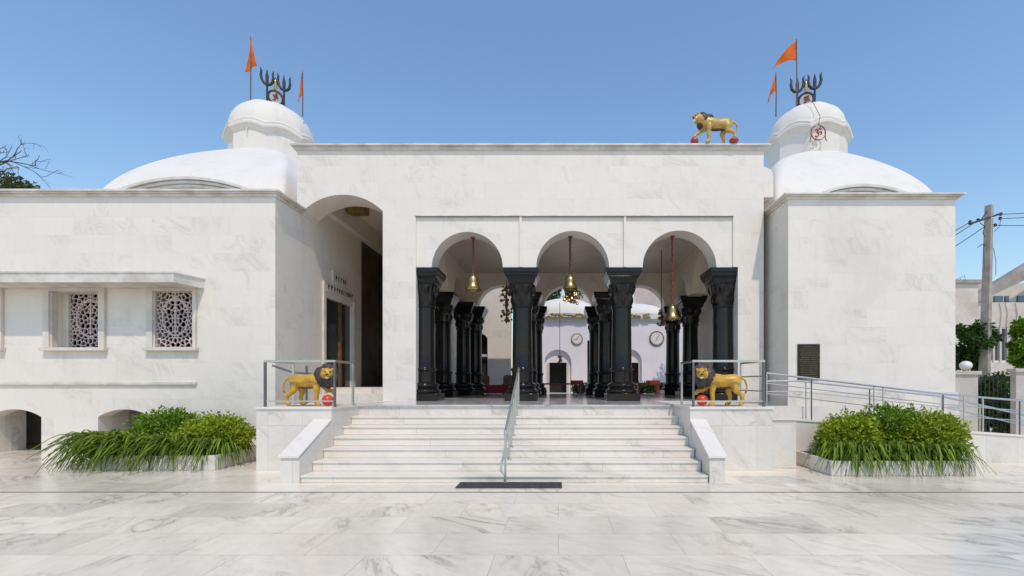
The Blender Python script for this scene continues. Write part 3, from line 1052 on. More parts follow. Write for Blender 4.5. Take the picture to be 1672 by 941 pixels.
# pedestal guard rails
def sqbar(b, p, q, w):
    p, q = Vector(p), Vector(q)
    d = (q - p)
    if abs(d.z) > max(abs(d.x), abs(d.y)):
        b.box(p.x - w, p.x + w, p.y - w, p.y + w, min(p.z, q.z), max(p.z, q.z))
    elif abs(d.x) > abs(d.y):
        b.box(min(p.x, q.x), max(p.x, q.x), p.y - w, p.y + w, p.z - w, p.z + w)
    else:
        b.box(p.x - w, p.x + w, min(p.y, q.y), max(p.y, q.y), p.z - w, p.z + w)


def guard(label, x0, x1, y0, y1, y2, z, extra):
    t = thing('guard_rail', label, 'railing', ((x0 + x1) / 2, y0, z))
    h_ = .82
    w_ = .018
    for (x, y) in ((x0, y0), (x1, y0), (x0, y1), (x1, y2)):
        b = MB(); sqbar(b, (x, y, z), (x, y, z + h_ - w_), w_)
        b.build('post', 'steel_dark' if y == y0 else 'steel', t)
    b = MB(); sqbar(b, (x0 - w_, y0, z + h_), (x1 + w_, y0, z + h_), w_ + .001)
    sqbar(b, (x0, y0 + w_, z + h_), (x0, y1 + w_, z + h_), w_)
    sqbar(b, (x1, y0 + w_, z + h_), (x1, y2 + w_, z + h_), w_)
    b.build('top_rail', 'steel', t)
    b = MB(); sqbar(b, (x0 + w_, y0, z + .10), (x1 - w_, y0, z + .10), .012)
    b.build('lower_rail', 'steel', t)
    if extra:
        xx, yy = extra
        for hh in (.28, .55):
            b = MB(); sqbar(b, (xx, y0 + w_, z + hh), (xx, yy - w_, z + hh), .011)
            b.build('lower_rail', 'steel', t)
    return t


YG = 8.36
guard('square steel guard rail boxing in the lion that faces right', PX(433, YG), PX(546.5, YG), YG, 9.25, 9.1, HP + .012, None)
guard('square steel guard rail boxing in the lion that faces left', PX(1132, YG), PX(1247, YG), YG, 9.15, 9.4, HP + .012, (PX(1247, YG), 9.4))

# small rail behind the left lion
t = thing('wall_handrail', 'dark bent handrail by the passage wall behind the left lion', 'handrail', (-5.5, 10.2, HP))
b = MB()
b.tube([(-5.9, 9.6, HP + .80), (-5.5, 9.62, HP + .66), (-5.25, 9.7, HP + .64), (-4.75, 9.72, HP + .60)], .02, 8)
b.build('rail', 'steel_dark', t, smooth=True)
b = MB(); b.tube([(-5.25, 9.7, HP + .012), (-5.25, 9.7, HP + .80)], .022, 8)
b.build('post', 'steel_dark', t)


# ---------------------------------------------------------------- lion statues
def body_mesh(name, verts, edges, voxel):
    """one continuous body: tapered limbs between joints, fused and smoothed"""
    bm = bmesh.new()
    for p, r in verts:
        ret = bmesh.ops.create_icosphere(bm, subdivisions=3, radius=r)
        bmesh.ops.translate(bm, verts=ret['verts'], vec=p)
    for i, j in edges:
        (p, r), (q, t) = verts[i], verts[j]
        p, q = Vector(p), Vector(q)
        ret = bmesh.ops.create_cone(bm, cap_ends=True, segments=20, radius1=r, radius2=t, depth=(q - p).length)
        rot = (q - p).to_track_quat('Z', 'Y').to_matrix()
        for v in ret['verts']:
            v.co = rot @ v.co + (p + q) / 2
    me = bpy.data.meshes.new(name)
    bm.to_mesh(me)
    bm.free()
    o = bpy.data.objects.new(name, me)
    COL.objects.link(o)
    rm_ = o.modifiers.new('remesh', 'REMESH'); rm_.mode = 'VOXEL'; rm_.voxel_size = voxel
    sm_ = o.modifiers.new('smooth', 'SMOOTH'); sm_.factor = .5; sm_.iterations = 9
    dg = bpy.context.evaluated_depsgraph_get()
    m2 = bpy.data.meshes.new_from_object(o.evaluated_get(dg))
    bpy.data.objects.remove(o)
    m2.polygons.foreach_set('use_smooth', [True] * len(m2.polygons))
    return m2


def link_mesh(me, name, mat, parent, loc=(0, 0, 0)):
    me.materials.clear()
    me.materials.append(M[mat])
    o = bpy.data.objects.new(name, me)
    COL.objects.link(o)
    o.parent = parent
    o.location = loc
    return o


def blob(b, c, r, sub=3, nz=0.0, nf=6.0, seed=0.0, rot=0.0):
    """a displaced ball"""
    ret = bmesh.ops.create_icosphere(b.bm, subdivisions=sub, radius=1.0)
    for v in ret['verts']:
        d = v.co.normalized()
        k = 1.0
        if nz:
            k += nz * mnoise.noise(Vector((d.x * nf + seed, d.y * nf, d.z * nf * .45)))
        v.co = Vector((d.x * r[0] * k, d.y * r[1] * k, d.z * r[2] * k))
        if rot:
            v.co = Matrix.Rotation(rot, 3, 'Y') @ v.co
        v.co += Vector(c)


def lion(label, loc, m, s, mats, turn, roof=False):
    """a striding lion with a raised paw on a ball; m = 1 faces right, -1 faces left; turn = how far the face looks to the viewer"""
    body, manem, ballm = mats
    t = thing('lion_statue', label, 'statue', loc, 'painted lion statues')
    X = lambda x, y, z: (x * m * s, y * s, z * s)
    hx_, hy_, hz_ = (.395, -.085, .570) if not roof else (.435, -.045, .535)
    mzx, mzy, mzz = (hx_ + .06 * (1 - turn) + .01, hy_ - .09 * turn - .01, hz_ - .040)
    V = [
        (X(-.02, 0, .43), .112 * s),      # 0 barrel (root)
        (X(-.20, 0, .445), .112 * s),     # 1 pelvis
        (X(.15, 0, .445), .125 * s),      # 2 chest
        (X(.27, 0, .50 if not roof else .485), .112 * s),       # 3 neck
        (X(hx_, hy_, hz_), .096 * s),     # 4 head
        (X(mzx, mzy, mzz), .056 * s),     # 5 muzzle
        # near hind leg (thrust back)
        (X(-.19, -.075, .36), .072 * s), (X(-.20, -.085, .27), .052 * s), (X(-.315, -.085, .17), .032 * s), (X(-.325, -.085, .06), .030 * s), (X(-.28, -.09, .028), .032 * s),
        # far hind leg (under the belly)
        (X(-.18, .075, .36), .070 * s), (X(-.13, .08, .26), .050 * s), (X(-.16, .08, .15), .032 * s), (X(-.15, .08, .05), .030 * s), (X(-.10, .08, .026), .031 * s),
        # near front leg (standing)
        (X(.20, -.085, .36), .060 * s), (X(.215, -.09, .22), .040 * s), (X(.205, -.09, .10), .033 * s), (X(.205, -.09, .045), .032 * s), (X(.25, -.09, .026), .034 * s),
        # far front leg (raised over the ball)
        (X(.24, .07, .38), .058 * s), (X(.34, .05, .275), .042 * s), (X(.435, .01, .262), .036 * s), (X(.475, -.01, .225), .036 * s),
        # tail
        (X(-.305, 0, .50), .026 * s), (X(-.39, 0, .46), .019 * s), (X(-.43, 0, .36), .017 * s), (X(-.41, -.02, .25), .017 * s), (X(-.355, -.05, .185), .020 * s),
    ]
    E = [(0, 1), (0, 2), (2, 3), (3, 4), (4, 5), (1, 6), (6, 7), (7, 8), (8, 9), (9, 10), (1, 11), (11, 12), (12, 13), (13, 14), (14, 15),
         (2, 16), (16, 17), (17, 18), (18, 19), (19, 20), (2, 21), (21, 22), (22, 23), (23, 24), (1, 25), (25, 26), (26, 27), (27, 28), (28, 29)]
    if roof:   # both leading paw and trailing paw rest on balls
        V[22] = (X(.36, .03, .30), .042 * s); V[23] = (X(.455, .0, .215), .034 * s); V[24] = (X(.50, -.01, .165), .034 * s)
        V[8] = (X(-.30, -.085, .24), .034 * s); V[9] = (X(-.345, -.085, .17), .030 * s); V[10] = (X(-.33, -.09, .135), .032 * s)
        V[29] = (X(-.37, -.05, .22), .016 * s)
    V = [(p_, r_ * 1.04) for p_, r_ in V]
    me = body_mesh('body', V, E, .009 * s)
    bo = link_mesh(me, 'body', body, t)
    # mane: shaggy mass round neck and head, open at the face
    b = MB()
    if not roof:
        blob(b, X(.372, -.012, .560), (.165 * s, .120 * s, .185 * s), 4, .20, 7, 1.0)
        blob(b, X(.275, -.015, .520), (.135 * s, .140 * s, .170 * s), 4, .20, 7, 4.0)
        blob(b, X(.385, -.05, .425), (.105 * s, .090 * s, .110 * s), 4, .25, 8, 7.0)
    else:
        blob(b, X(.300, .005, .530), (.10 * s, .135 * s, .155 * s), 4, .2, 7, 2.0, .35 * m)
        blob(b, X(.375, -.005, .42), (.06 * s, .08 * s, .075 * s), 4, .25, 8, 5.0)
        blob(b, X(.20, .0, .575), (.12 * s, .09 * s, .07 * s), 3, .2, 7, 9.0)
    b.build('mane', manem, t, smooth=True, angle=180, local=True)
    b = MB()
    blob(b, X(.02, 0, .335), (.20 * s, .05 * s, .035 * s), 3, .15, 6, 3.0)
    b.build('belly_fur', manem, t, smooth=True, angle=180, local=True)
    # face
    fd = Vector((m * (1 - turn) + .25 * m, -turn - .12, 0)).normalized()
    sd = Vector((-fd.y, fd.x, 0))
    hc = Vector(X(hx_, hy_, hz_)); mz = Vector(X(mzx, mzy, mzz))
    for q in (-1, 1):
        b = MB(); blob(b, hc + sd * .070 * q * s + Vector((0, 0, .066 * s)) + fd * .055 * s, (.024 * s, .022 * s, .026 * s), 2)
        b.build('ear', body, t, smooth=True, angle=180, local=True)
        b = MB(); blob(b, hc + sd * .038 * q * s + Vector((0, 0, .026 * s)) + fd * .088 * s, (.018 * s, .016 * s, .012 * s), 2)
        b.build('eye', 'ink', t, smooth=True, angle=180, local=True)
    b = MB(); blob(b, mz + fd * .050 * s + Vector((0, 0, .022 * s)), (.023 * s, .023 * s, .016 * s), 2)
    b.build('nose', 'ink', t, smooth=True, angle=180, local=True)
    b = MB(); blob(b, mz + fd * .038 * s + Vector((0, 0, -.034 * s)), (.034 * s, .026 * s, .019 * s), 2)
    b.build('teeth', 'white', t, smooth=True, angle=180, local=True)
    b = MB()
    if not roof:
        blob(b, X(.375, -.03, .098), (.098 * s, .098 * s, .098 * s), 4)
        b.build('ball', ballm, t, smooth=True, angle=180, local=True)
        b = MB(); b.box(min(-.3 * m, .12 * m) * s, max(-.3 * m, .12 * m) * s, -.10 * s, .13 * s, 0, .008)
        b.build('painted_base', 'moss', t, local=True)
    else:
        blob(b, X(.49, -.01, .075), (.085 * s, .08 * s, .078 * s), 4)
        b.build('ball', ballm, t, smooth=True, angle=180, local=True)
        b = MB(); blob(b, X(-.32, -.08, .055), (.10 * s, .08 * s, .058 * s), 4)
        b.build('ball', ballm, t, smooth=True, angle=180, local=True)
    return t


YLn = 8.75
lion('ochre lion statue facing right with a paw over a red ball, left of the stairs', (PX(502, YLn), YLn, HP + .012), 1, 1.06, ('lion', 'mane', 'ball'), .75)
lion('ochre lion statue facing left with a paw over a red ball, right of the stairs', (PX(1180, YLn), YLn, HP + .012), -1, 1.06, ('lion', 'mane', 'ball'), .8)
lion('gilded lion statue standing on two red balls on the roof edge', (PX(1171, DM), DM - .015, ZT), -1, 1.14, ('lion_gilt', 'mane', 'ball_pink'), .35, True)

# ---------------------------------------------------------------- bells
def bell_prof(s):
    return [(.0, .42 * s), (.045 * s, .415 * s), (.05 * s, .37 * s), (.10 * s, .35 * s), (.125 * s, .30 * s), (.135 * s, .22 * s), (.155 * s, .12 * s), (.20 * s, .045 * s), (.225 * s, .02 * s), (.22 * s, 0), (.19 * s, .01 * s), (.14 * s, .1 * s), (.1 * s, .28 * s), (.0, .30 * s)]


def bell(label, x, y, zb, s, ztop, cord, r):
    t = thing('bell', label, 'bell', (x, y, ztop), 'temple bells hanging in the arches')
    b = MB(); b.lathe(bell_prof(s), (x, y, zb), 28)
    bl = b.build('bell_body', 'brass', t, smooth=True, angle=50)
    b = MB()
    blob(b, (x, y, zb - .01), (.035 * s, .035 * s, .05 * s), 2)
    b.build('clapper', 'brass', bl, smooth=True)
    b = MB()
    n = 26
    z0 = zb + .41 * s
    pts = [(x + .006 * math.sin(i * 2.1), y + .006 * math.cos(i * 2.1), z0 + (ztop - z0) * i / n) for i in range(n + 1)]
    b.tube(pts, [r * (1.0 + .35 * (i % 2)) for i in range(n + 1)], 6)
    b.build('rope' if cord == 'red_rope' else 'chain', cord, t)
    b = MB(); b.lathe([(.06, 0), (.05, -.03), (.025, -.07), (.03, -.10)], (x, y, ztop), 10)
    b.build('hook', cord, t)
    return t


DBL = 11.72
soff = lambda i, x: zs_arch + math.sqrt(max(0, ARCH_R[i] ** 2 - (x - ARCH_X[i]) ** 2))
x1_, x2_, x3_ = PX(772.5, DBL), PX(931, DBL), PX(1097.5, DBL)
bell('wide brass bell on a red rope in the left arch', x1_, DBL, PZ(474, DBL), .98, soff(0, x1_), 'red_rope', .018)
bell('brass bell on a dark chain with leafy brass pendants in the middle arch', x2_, DBL, PZ(472, DBL), .86, soff(1, x2_), 'chain', .024)
bell('large low-hung brass bell on a long red cord in the right arch', x3_, DBL, PZ(521.5, DBL), .92, soff(2, x3_), 'red_rope', .018)


def pendant(label, x, y, zc, rw, rh, n, seed, ztop=None, name='pendant_lamp', mat='brass'):
    t = thing(name, label, 'lamp', (x, y, ztop or zc + rh))
    rng = random.Random(seed)
    b = MB()
    b.lathe([(.0, -rh), (.03, -rh * .9), (.02, -rh * .4), (.05, 0), (.02, rh * .4), (.04, rh * .8), (.015, rh)], (x, y, zc), 10)
    b.build('stem', 'chain', t, smooth=True)
    b = MB()
    for i in range(n):
        a = rng.uniform(0, 2 * PI); rr = rw * rng.uniform(.25, 1)
        z = zc + rng.uniform(-rh, rh) * .9
        cx_, cy_ = x + rr * math.cos(a), y + rr * math.sin(a)
        q = rng.uniform(.02, .045)
        b.lathe([(.0, q * 1.5), (q * .8, q * .7), (q * 1.1, -q * .4), (.0, -q * 1.2)], (cx_, cy_, z), 7)
        if i % 2 == 0:
            b.tube([(x, y, z), (cx_, cy_, z)], .006, 5)
    b.build('ornament', mat, t, smooth=True)
    if ztop:
        b = MB(); b.tube([(x, y, zc + rh), (x, y, ztop)], .012, 6)
        b.build('chain', 'chain', t)
    return t


pendant('cluster of brass leaf pendants hanging below the middle bell', x2_ + .02, DBL, PZ(487, DBL), .19, .14, 34, 2, PZ(474, DBL), 'pendant')
pendant('tall tarnished brass oil lamp hanging behind the second front column', PX(827, 13.0), 13.0, PZ(497, 13.0), .20, .55, 60, 4, ZC)
pendant('small dark brass lamp hanging beside the low-hung bell', PX(1080, 14.2), 14.2, PZ(520, 14.2), .14, .24, 26, 5, ZC)
pendant('thin brass lamp hanging on a long wire before the shrine doorway', PX(914, 19.5), 19.5, PZ(588, 19.5), .10, .22, 14, 6, PZ(494, 19.5))

# ---------------------------------------------------------------- plaque on the right wing
yq = DR - .03
pq = thing('plaque', 'black granite plaque with rows of small gilt lettering on the right wing', 'plaque', (PX(1321, yq), yq, PZ(590, yq)))
qx0, qx1, qz0, qz1 = PX(1303, yq), PX(1339, yq), PZ(620, yq), PZ(562, yq)
b = MB(); b.box(qx0, qx1, yq, DR - .002 - .0, qz0, qz1)
b.build('slab', 'black', pq, bevel=.004)
rng = random.Random(8)
for r_ in range(17):
    b = MB()
    z = qz1 - .055 - r_ * .0415
    hw = (.10 if r_ == 0 else .13 if r_ == 1 else rng.uniform(.16, .21))
    x = (qx0 + qx1) / 2 - hw
    while x < (qx0 + qx1) / 2 + hw:
        wv = rng.uniform(.012, .04)
        b.box(x, x + wv, yq - .003, yq, z - .006, z + .005 + rng.uniform(0, .004))
        x += wv + rng.uniform(.006, .016)
    b.build('lettering', 'letter', pq)

# ================================================================== ramp on the right
ramp = thing('ramp', 'white marble access ramp that slopes down to the right below the right wing', 'ramp', (7, 9.5, 0))
xw0 = ped[1][1] + .015
b = MB()
b.box(xw0, PX(1300, 8.55), 8.55, 9.9, 0, PZ(686, 8.55))
b.build('landing_block', 'base', ramp)
b = MB(); b.box(xw0, PX(1302, 8.52), 8.52, 9.9, PZ(686, 8.55), PZ(684, 8.55) + .01)
b.build('landing_slab', 'wall', ramp)
xr_a, xr_b = PX(1300, 8.55) + .002, 15.5
yr = 9.05
zA, zB = PZ(686, yr), PZ(735, yr) - .0
def rz(x):
    return PZ(686, yr) + (PZ(718, yr) - PZ(686, yr)) * (x - xr_a) / (PX(1672, yr) - xr_a)
b = MB()
b.prism([(xr_a, 0), (xr_b, 0), (xr_b, max(.05, rz(xr_b))), (xr_a, rz(xr_a))], 'y', yr, yr + .22)
b.build('ramp_wall', 'base', ramp)
b = MB()
b.prism([(xr_a, rz(xr_a)), (xr_b, max(.05, rz(xr_b))), (xr_b, max(.05, rz(xr_b)) + .035), (xr_a, rz(xr_a) + .035)], 'y', yr - .02, yr + .24)
b.build('wall_coping', 'wall', ramp)
b = MB()
b.prism([(xr_a, 0), (xr_b, 0), (xr_b, .06), (xr_a, rz(xr_a) - .03)], 'y', yr + .24, 9.98)
b.build('ramp_floor', 'ramp', ramp)
b = MB()
xu = PX(1566, 10.0)
b.box(xw0, xu, 9.99, DR - .045, 0, PZ(661, DR) - .02)
b.build('upper_walkway', 'wall', ramp)


def ramp_rail(label, y, pts_top, xs, gaps, zbase, r=.020):
    t = thing('ramp_handrail', label, 'handrail', (pts_top[0][0], y, pts_top[0][1]))
    def zt(x):
        for (a, b_) in zip(pts_top[:-1], pts_top[1:]):
            if a[0] <= x <= b_[0]:
                return a[1] + (b_[1] - a[1]) * (x - a[0]) / (b_[0] - a[0])
        return pts_top[-1][1]
    for k, g in enumerate([0] + gaps):
        b = MB(); b.tube([(p[0], y, p[1] - g) for p in pts_top], r if k == 0 else .010, 8)
        b.build('top_rail' if k == 0 else 'mid_rail', 'steel', t, smooth=True)
    for i, x in enumerate(xs):
        b = MB(); b.tube([(x, y + .001, zbase(x)), (x, y + .001, zt(x) - .0)], .014, 8)
        b.build('post', 'steel_dark' if i % 3 == 1 else 'steel', t, smooth=True)
    return t


yf = yr + .1
ramp_rail('near stainless steel handrail along the front wall of the ramp', yf,
          [(PX(1251, yf), PZ(609.5, yf)), (PX(1540, yf), PZ(644, yf)), (PX(1690, yf), PZ(656, yf))],
          [PX(p, yf) for p in (1252, 1325, 1427, 1442, 1540, 1574, 1605, 1665)], [.20, .40], lambda x: min(rz(x) + .03, PZ(686, yr)) if x > xr_a else PZ(684, 8.5))
yf2 = 9.9
ramp_rail('far stainless steel handrail beside the upper walkway of the ramp', yf2,
          [(PX(1250, yf2), PZ(623, yf2)), (PX(1300, yf2), PZ(622, yf2)), (PX(1540, yf2), PZ(648, yf2)), (PX(1690, yf2), PZ(682, yf2))],
          [PX(p, yf2) for p in (1316, 1420, 1538, 1600)], [.22], lambda x: max(.05, rz(x) - .1))

# ================================================================== planters and plants
def planter(label, x0, x1, y0, y1, hgt):
    t = thing('planter', label, 'planter', ((x0 + x1) / 2, y0, 0))
    w_ = .07
    b = MB()
    b.box(x0, x1, y0, y0 + w_, 0, hgt); b.box(x0, x1, y1 - w_, y1, 0, hgt)
    b.box(x0, x0 + w_, y0 + w_, y1 - w_, 0, hgt); b.box(x1 - w_, x1, y0 + w_, y1 - w_, 0, hgt)
    b.build('kerb_wall', 'base', t, bevel=.008)
    b = MB(); b.box(x0 + w_, x1 - w_, y0 + w_, y1 - w_, 0, hgt - .05)
    b.build('soil', 'soil', t)
    return t


PLL = (-8.30, PX(351, 8.3), 8.3, 9.75)
PLR = (4.56, PX(1594, 7.78), 7.78, 9.02)
planter('low marble planter in front of the left wing', *PLL, .26)
planter('low marble planter in front of the ramp', *PLR, .25)


def lily_mesh(seed, lean=(0, 0), n=46, L=.72):
    rng = random.Random(seed)
    b = MB()
    for i in range(n):
        a = rng.uniform(0, 2 * PI)
        ln = L * rng.uniform(.65, 1.15)
        rise = rng.uniform(.14, .40)
        dx, dy = math.cos(a) + lean[0], math.sin(a) + lean[1]
        q = math.hypot(dx, dy) or 1
        k = min(1.25, max(.55, q))
        dx, dy = dx / q * k, dy / q * k
        reach = ln * rng.uniform(.42, .78)
        droop = rng.uniform(.25, 1.05)
        w_ = rng.uniform(.010, .020)
        sx, sy = -dy / k * w_, dx / k * w_
        ox, oy = rng.uniform(-.07, .07), rng.uniform(-.07, .07)
        prev = None
        ns = 7
        for j in range(ns + 1):
            t = j / ns
            r = reach * t
            z = rise * math.sin(min(1, t * 1.25) * PI * .62) * 1.05 - droop * max(0, t - .35) ** 1.6
            wf = max(.05, (1 - t ** 2.2)) * (.6 + .8 * min(1, t * 3))
            p = Vector((ox + dx * r, oy + dy * r, z))
            tw = rng.uniform(-.002, .002)
            c = [b.bm.verts.new(p + Vector((sx * wf, sy * wf, .006 + tw))), b.bm.verts.new(p + Vector((0, 0, -.004))), b.bm.verts.new(p + Vector((-sx * wf, -sy * wf, .006 - tw)))]
            if prev:
                b.bm.faces.new((prev[0], c[0], c[1], prev[1]))
                b.bm.faces.new((prev[1], c[1], c[2], prev[2]))
            prev = c
    return b


def lilies(protos, spots, group, labels):
    for i, (x, y, z, sc_, rz_) in enumerate(spots):
        pr = protos[i % len(protos)]
        o = pr if pr.name not in used else pr.copy()
        if pr.name in used:
            COL.objects.link(o)
        used.add(pr.name)
        o.location = (x, y, z)
        o.scale = (sc_, sc_, sc_)
        o.rotation_euler = (0, 0, rz_)
        tag(o, labels(i), 'plant', group)


used = set()
ordw = ['first', 'second', 'third', 'fourth', 'fifth', 'sixth', 'seventh', 'eighth', 'ninth', 'tenth', 'eleventh', 'twelfth', 'thirteenth', 'fourteenth', 'fifteenth', 'sixteenth', 'seventeenth', 'eighteenth', 'nineteenth', 'twentieth']
pl_ = [lily_mesh(20 + k, (-.62, -.45), 100, .70).build('strap_leaf_lily', 'lily', smooth=True, angle=60, recalc=False) for k in range(3)]
rng = random.Random(44)
sp = []
for i in range(16):
    px = 176 + (345 - 176) * (i % 8) / 7 + rng.uniform(-8, 8)
    if i < 8:
        y = 8.45 + rng.uniform(0, .08)
    else:
        y = 8.85 + rng.uniform(0, .15)
    sp.append((PX(px, y) + (-.10 if i >= 8 else 0), y, .20, rng.uniform(.95, 1.2) * (1.12 if i % 8 == 0 else 1.08 if i % 8 < 3 else 1), rng.uniform(-.25, .25)))
sp += [(-6.3, 8.75, .2, .95, 1.1), (-6.25, 9.15, .2, .9, 1.0)]
lilies(pl_, sp, 'strap-leaf lilies in the left planter',
       lambda i: ordw[(i % 8)] + ' strap-leaf lily from the left in the ' + ('front' if i < 8 else 'back') + ' row of the left planter' if i < 16 else ('strap-leaf lily at the planter corner nearest the left pedestal' if i == 17 else 'strap-leaf lily hanging over the right edge of the left planter'))
pr_ = [lily_mesh(60 + k, (.0, -.50), 92, .60).build('strap_leaf_lily', 'lily', smooth=True, angle=60, recalc=False) for k in range(3)]
sp = []
for i in range(8):
    px = 1372 + (1556 - 1372) * i / 7 + rng.uniform(-5, 5)
    y = 7.98 + rng.uniform(-.03, .06)
    sp.append((PX(px, y), y, .20, rng.uniform(.85, 1.1), rng.uniform(-.4, .4)))
sp += [(PX(1350, 8.45), 8.45, .2, .8, -.6), (6.55, 8.2, .2, .66, .1), (6.52, 8.6, .2, .66, .2)]
lilies(pr_, sp, 'strap-leaf lilies in the right planter',
       lambda i: ordw[i] + ' strap-leaf lily from the left along the front of the right planter' if i < 8 else ('small strap-leaf lily at the left edge of the right planter', 'strap-leaf lily hanging over the right end of the right planter', 'rear strap-leaf lily at the right end of the right planter')[i - 8])


def shrub(label, c, r, n, mat, seed, group, leaf=.036):
    """a bushy shrub: stems and many small leaves through the crown"""
    rng = random.Random(seed)
    t = thing('shrub', label, 'shrub', (c[0], c[1], .2), group)
    b = MB()
    tips = []
    for i in range(34):
        a = rng.uniform(0, 2 * PI); e = rng.uniform(.1, 1.0)
        d = Vector((math.cos(a) * (1 - e * .75), math.sin(a) * (1 - e * .75), e)).normalized()
        p0 = Vector((c[0] + rng.uniform(-.15, .15), c[1] + rng.uniform(-.1, .1), .2))
        tip = Vector((c[0] + d.x * r[0] * rng.uniform(.75, 1.08), c[1] + d.y * r[1] * rng.uniform(.75, 1.05), c[2] + (d.z - .25) * r[2] * rng.uniform(.85, 1.15)))
        mid = (p0 + tip) / 2 + Vector((0, 0, .05))
        b.tube([p0, mid, tip], [.010, .007, .004], 5)
        tips.append(tip)
    b.build('stem', 'bark', t)
    b = MB()
    def leafq(p, d, s_):
        d = d.normalized()
        u = d.cross(Vector((rng.uniform(-1, 1), rng.uniform(-1, 1), rng.uniform(-.3, 1)))).normalized()
        a_ = p; m_ = p + d * s_ * 1.0; e_ = p + d * s_ * 2.1 - Vector((0, 0, s_ * .25))
        b.face([a_, m_ + u * s_ * .48, e_, m_ - u * s_ * .48])
    # clumps: each one a tuft
    nt_ = max(20, n // 26)
    for k in range(nt_):
        a = rng.uniform(0, 2 * PI); e = rng.uniform(-.45, 1.0)
        rad = rng.uniform(.62, 1.05)
        ca = math.sqrt(max(0, 1 - min(1, abs(e)) ** 2))
        q = Vector((c[0] + math.cos(a) * ca * r[0] * rad, c[1] + math.sin(a) * ca * r[1] * rad, c[2] + e * r[2] * rad))
        out = Vector((math.cos(a) * ca, math.sin(a) * ca, e + .35))
        tall = rng.random() < .16 and e > .4
        for j in range(26):
            pp = q + Vector((rng.gauss(0, .055), rng.gauss(0, .055), rng.gauss(0, .045)))
            if tall: pp += Vector((0, 0, rng.uniform(0, .13)))
            dd = out.normalized() * .8 + Vector((rng.gauss(0, .55), rng.gauss(0, .55), rng.gauss(.1, .5)))
            leafq(pp, dd, leaf * rng.uniform(.7, 1.25))
    b.build('foliage', mat, t, recalc=False)
    return t


gl, gr = 'leafy shrubs in the left planter', 'leafy shrubs in the right planter'
shrub('dark green leafy shrub at the back of the left planter against the wall', (PX(275, 9.35), 9.35, .54), (.74, .34, .40), 5600, 'leaf_a', 1, gl)
shrub('yellow green leafy shrub in the left planter beside the pedestal', (PX(352, 9.0), 9.0, .52), (.68, .36, .35), 5400, 'leaf_y', 2, gl)
shrub('yellowish leafy shrub at the left of the right planter', (PX(1385, 8.45), 8.45, .55), (.52, .36, .38), 4600, 'leaf_y', 3, gr)
shrub('tallest leafy shrub in the middle of the right planter', (PX(1452, 8.7), 8.7, .60), (.66, .36, .46), 5600, 'leaf_a', 4, gr)
shrub('leafy shrub at the right of the right planter', (PX(1522, 8.5), 8.5, .54), (.58, .36, .40), 4800, 'leaf_y', 5, gr)

# ================================================================== courtyard behind the hall
DS = 24.0
ZY = HP - .06
shr = thing('courtyard_shrine', 'pale lavender domed shrine in the courtyard seen through the arches', 'shrine', (1.5, DS, ZY))
zsT = PZ(525, DS)
dn0, dn1 = PX(889, DS), PX(933, DS)
dk0, dk1 = PX(959, DS), PX(976, DS)
de0, de1 = PX(1014, DS), PX(1048, DS)
b = MB()
x0s, x1s = PX(846, DS), PX(1165, DS)
zsp = PZ(592, DS)
def niche(xa, xb): return arc_pts((xa + xb) / 2, zsp, (xb - xa) / 2, PZ(571, DS) - zsp, 16)
b.arch_wall(x0s, PX(945, DS), DS, DS + .35, ZY, zsT, niche(dn0, dn1))
wall_band(b, PX(945, DS), PX(990, DS), DS, DS + .35, ZY, zsT, [(dk0, dk1, ZY, PZ(556, DS))])
b.arch_wall(PX(990, DS), x1s, DS, DS + .35, ZY, zsT, niche(de0, de1))
b.build('wall', 'lavender', shr)
for (xa, xb) in ((dn0, dn1), (de0, de1)):
    b = MB()
    cxn = (xa + xb) / 2
    hw = PX(927, DS) - PX(911, DS)
    b.box(xa, cxn - hw, DS + .20, DS + .34, ZY, zsp); b.box(cxn + hw, xb, DS + .20, DS + .34, ZY, zsp)
    b.box(xa, xb, DS + .20, DS + .34, zsp + .002, PZ(570, DS))
    b.build('niche_wall', 'lavender', shr)
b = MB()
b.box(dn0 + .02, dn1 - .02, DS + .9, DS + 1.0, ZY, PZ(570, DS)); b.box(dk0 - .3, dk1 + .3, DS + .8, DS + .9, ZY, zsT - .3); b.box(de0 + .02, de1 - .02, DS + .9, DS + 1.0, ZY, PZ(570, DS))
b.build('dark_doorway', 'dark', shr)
for (xa, xb) in ((PX(893.5, DS), PX(897, DS)), (PX(925, DS), PX(928.5, DS))):
    b = MB(); b.box(xa, xb, DS + .1, DS + .198, ZY, zsp); b.build('door_jamb', 'trim', shr)
b = MB()
b.box(x0s - .1, x1s + .1, DS - .08, DS + .6, zsT, zsT + .10); b.box(x0s - .15, x1s + .15, DS - .15, DS + .6, zsT + .10, zsT + .30)
b.build('cornice', 'plaster', shr)
b = MB(); b.box(x0s, x1s, DS + .36, DS + 6, zsT - .02, zsT + .3)
b.build('roof', 'plaster', shr)
for (pxc, rw, pyt, pyb, yy) in ((922, 56, 489, 519, DS + 1.9), (1036, 52, 498, 519, DS + 2.0)):
    xc = PX(pxc, yy); rr = rw * yy / F; zb_ = PZ(pyb, yy); zt_ = PZ(pyt, yy)
    b = MB(); b.lathe([(rr * math.cos(a) if a < 1.56 else .01, (zt_ - zb_) * math.sin(a)) for a in [PI / 2 * k / 12 for k in range(13)]], (xc, yy, zb_), 40)
    dm = b.build('dome', 'plaster', shr, smooth=True, angle=60)
    b = MB(); b.lathe([(rr - .05, -.26), (rr + .22, -.16), (rr + .24, -.06), (rr, .01)], (xc, yy, zb_), 40)
    b.build('dome_ring', 'trim', dm, smooth=True)
    b = MB(); b.lathe([(.10, -.1), (.13, .2), (.06, .5), (.0, .75)], (xc - .1, yy, zt_), 16)
    b.build('spire', 'plaster', dm, smooth=True)
rng = random.Random(3)
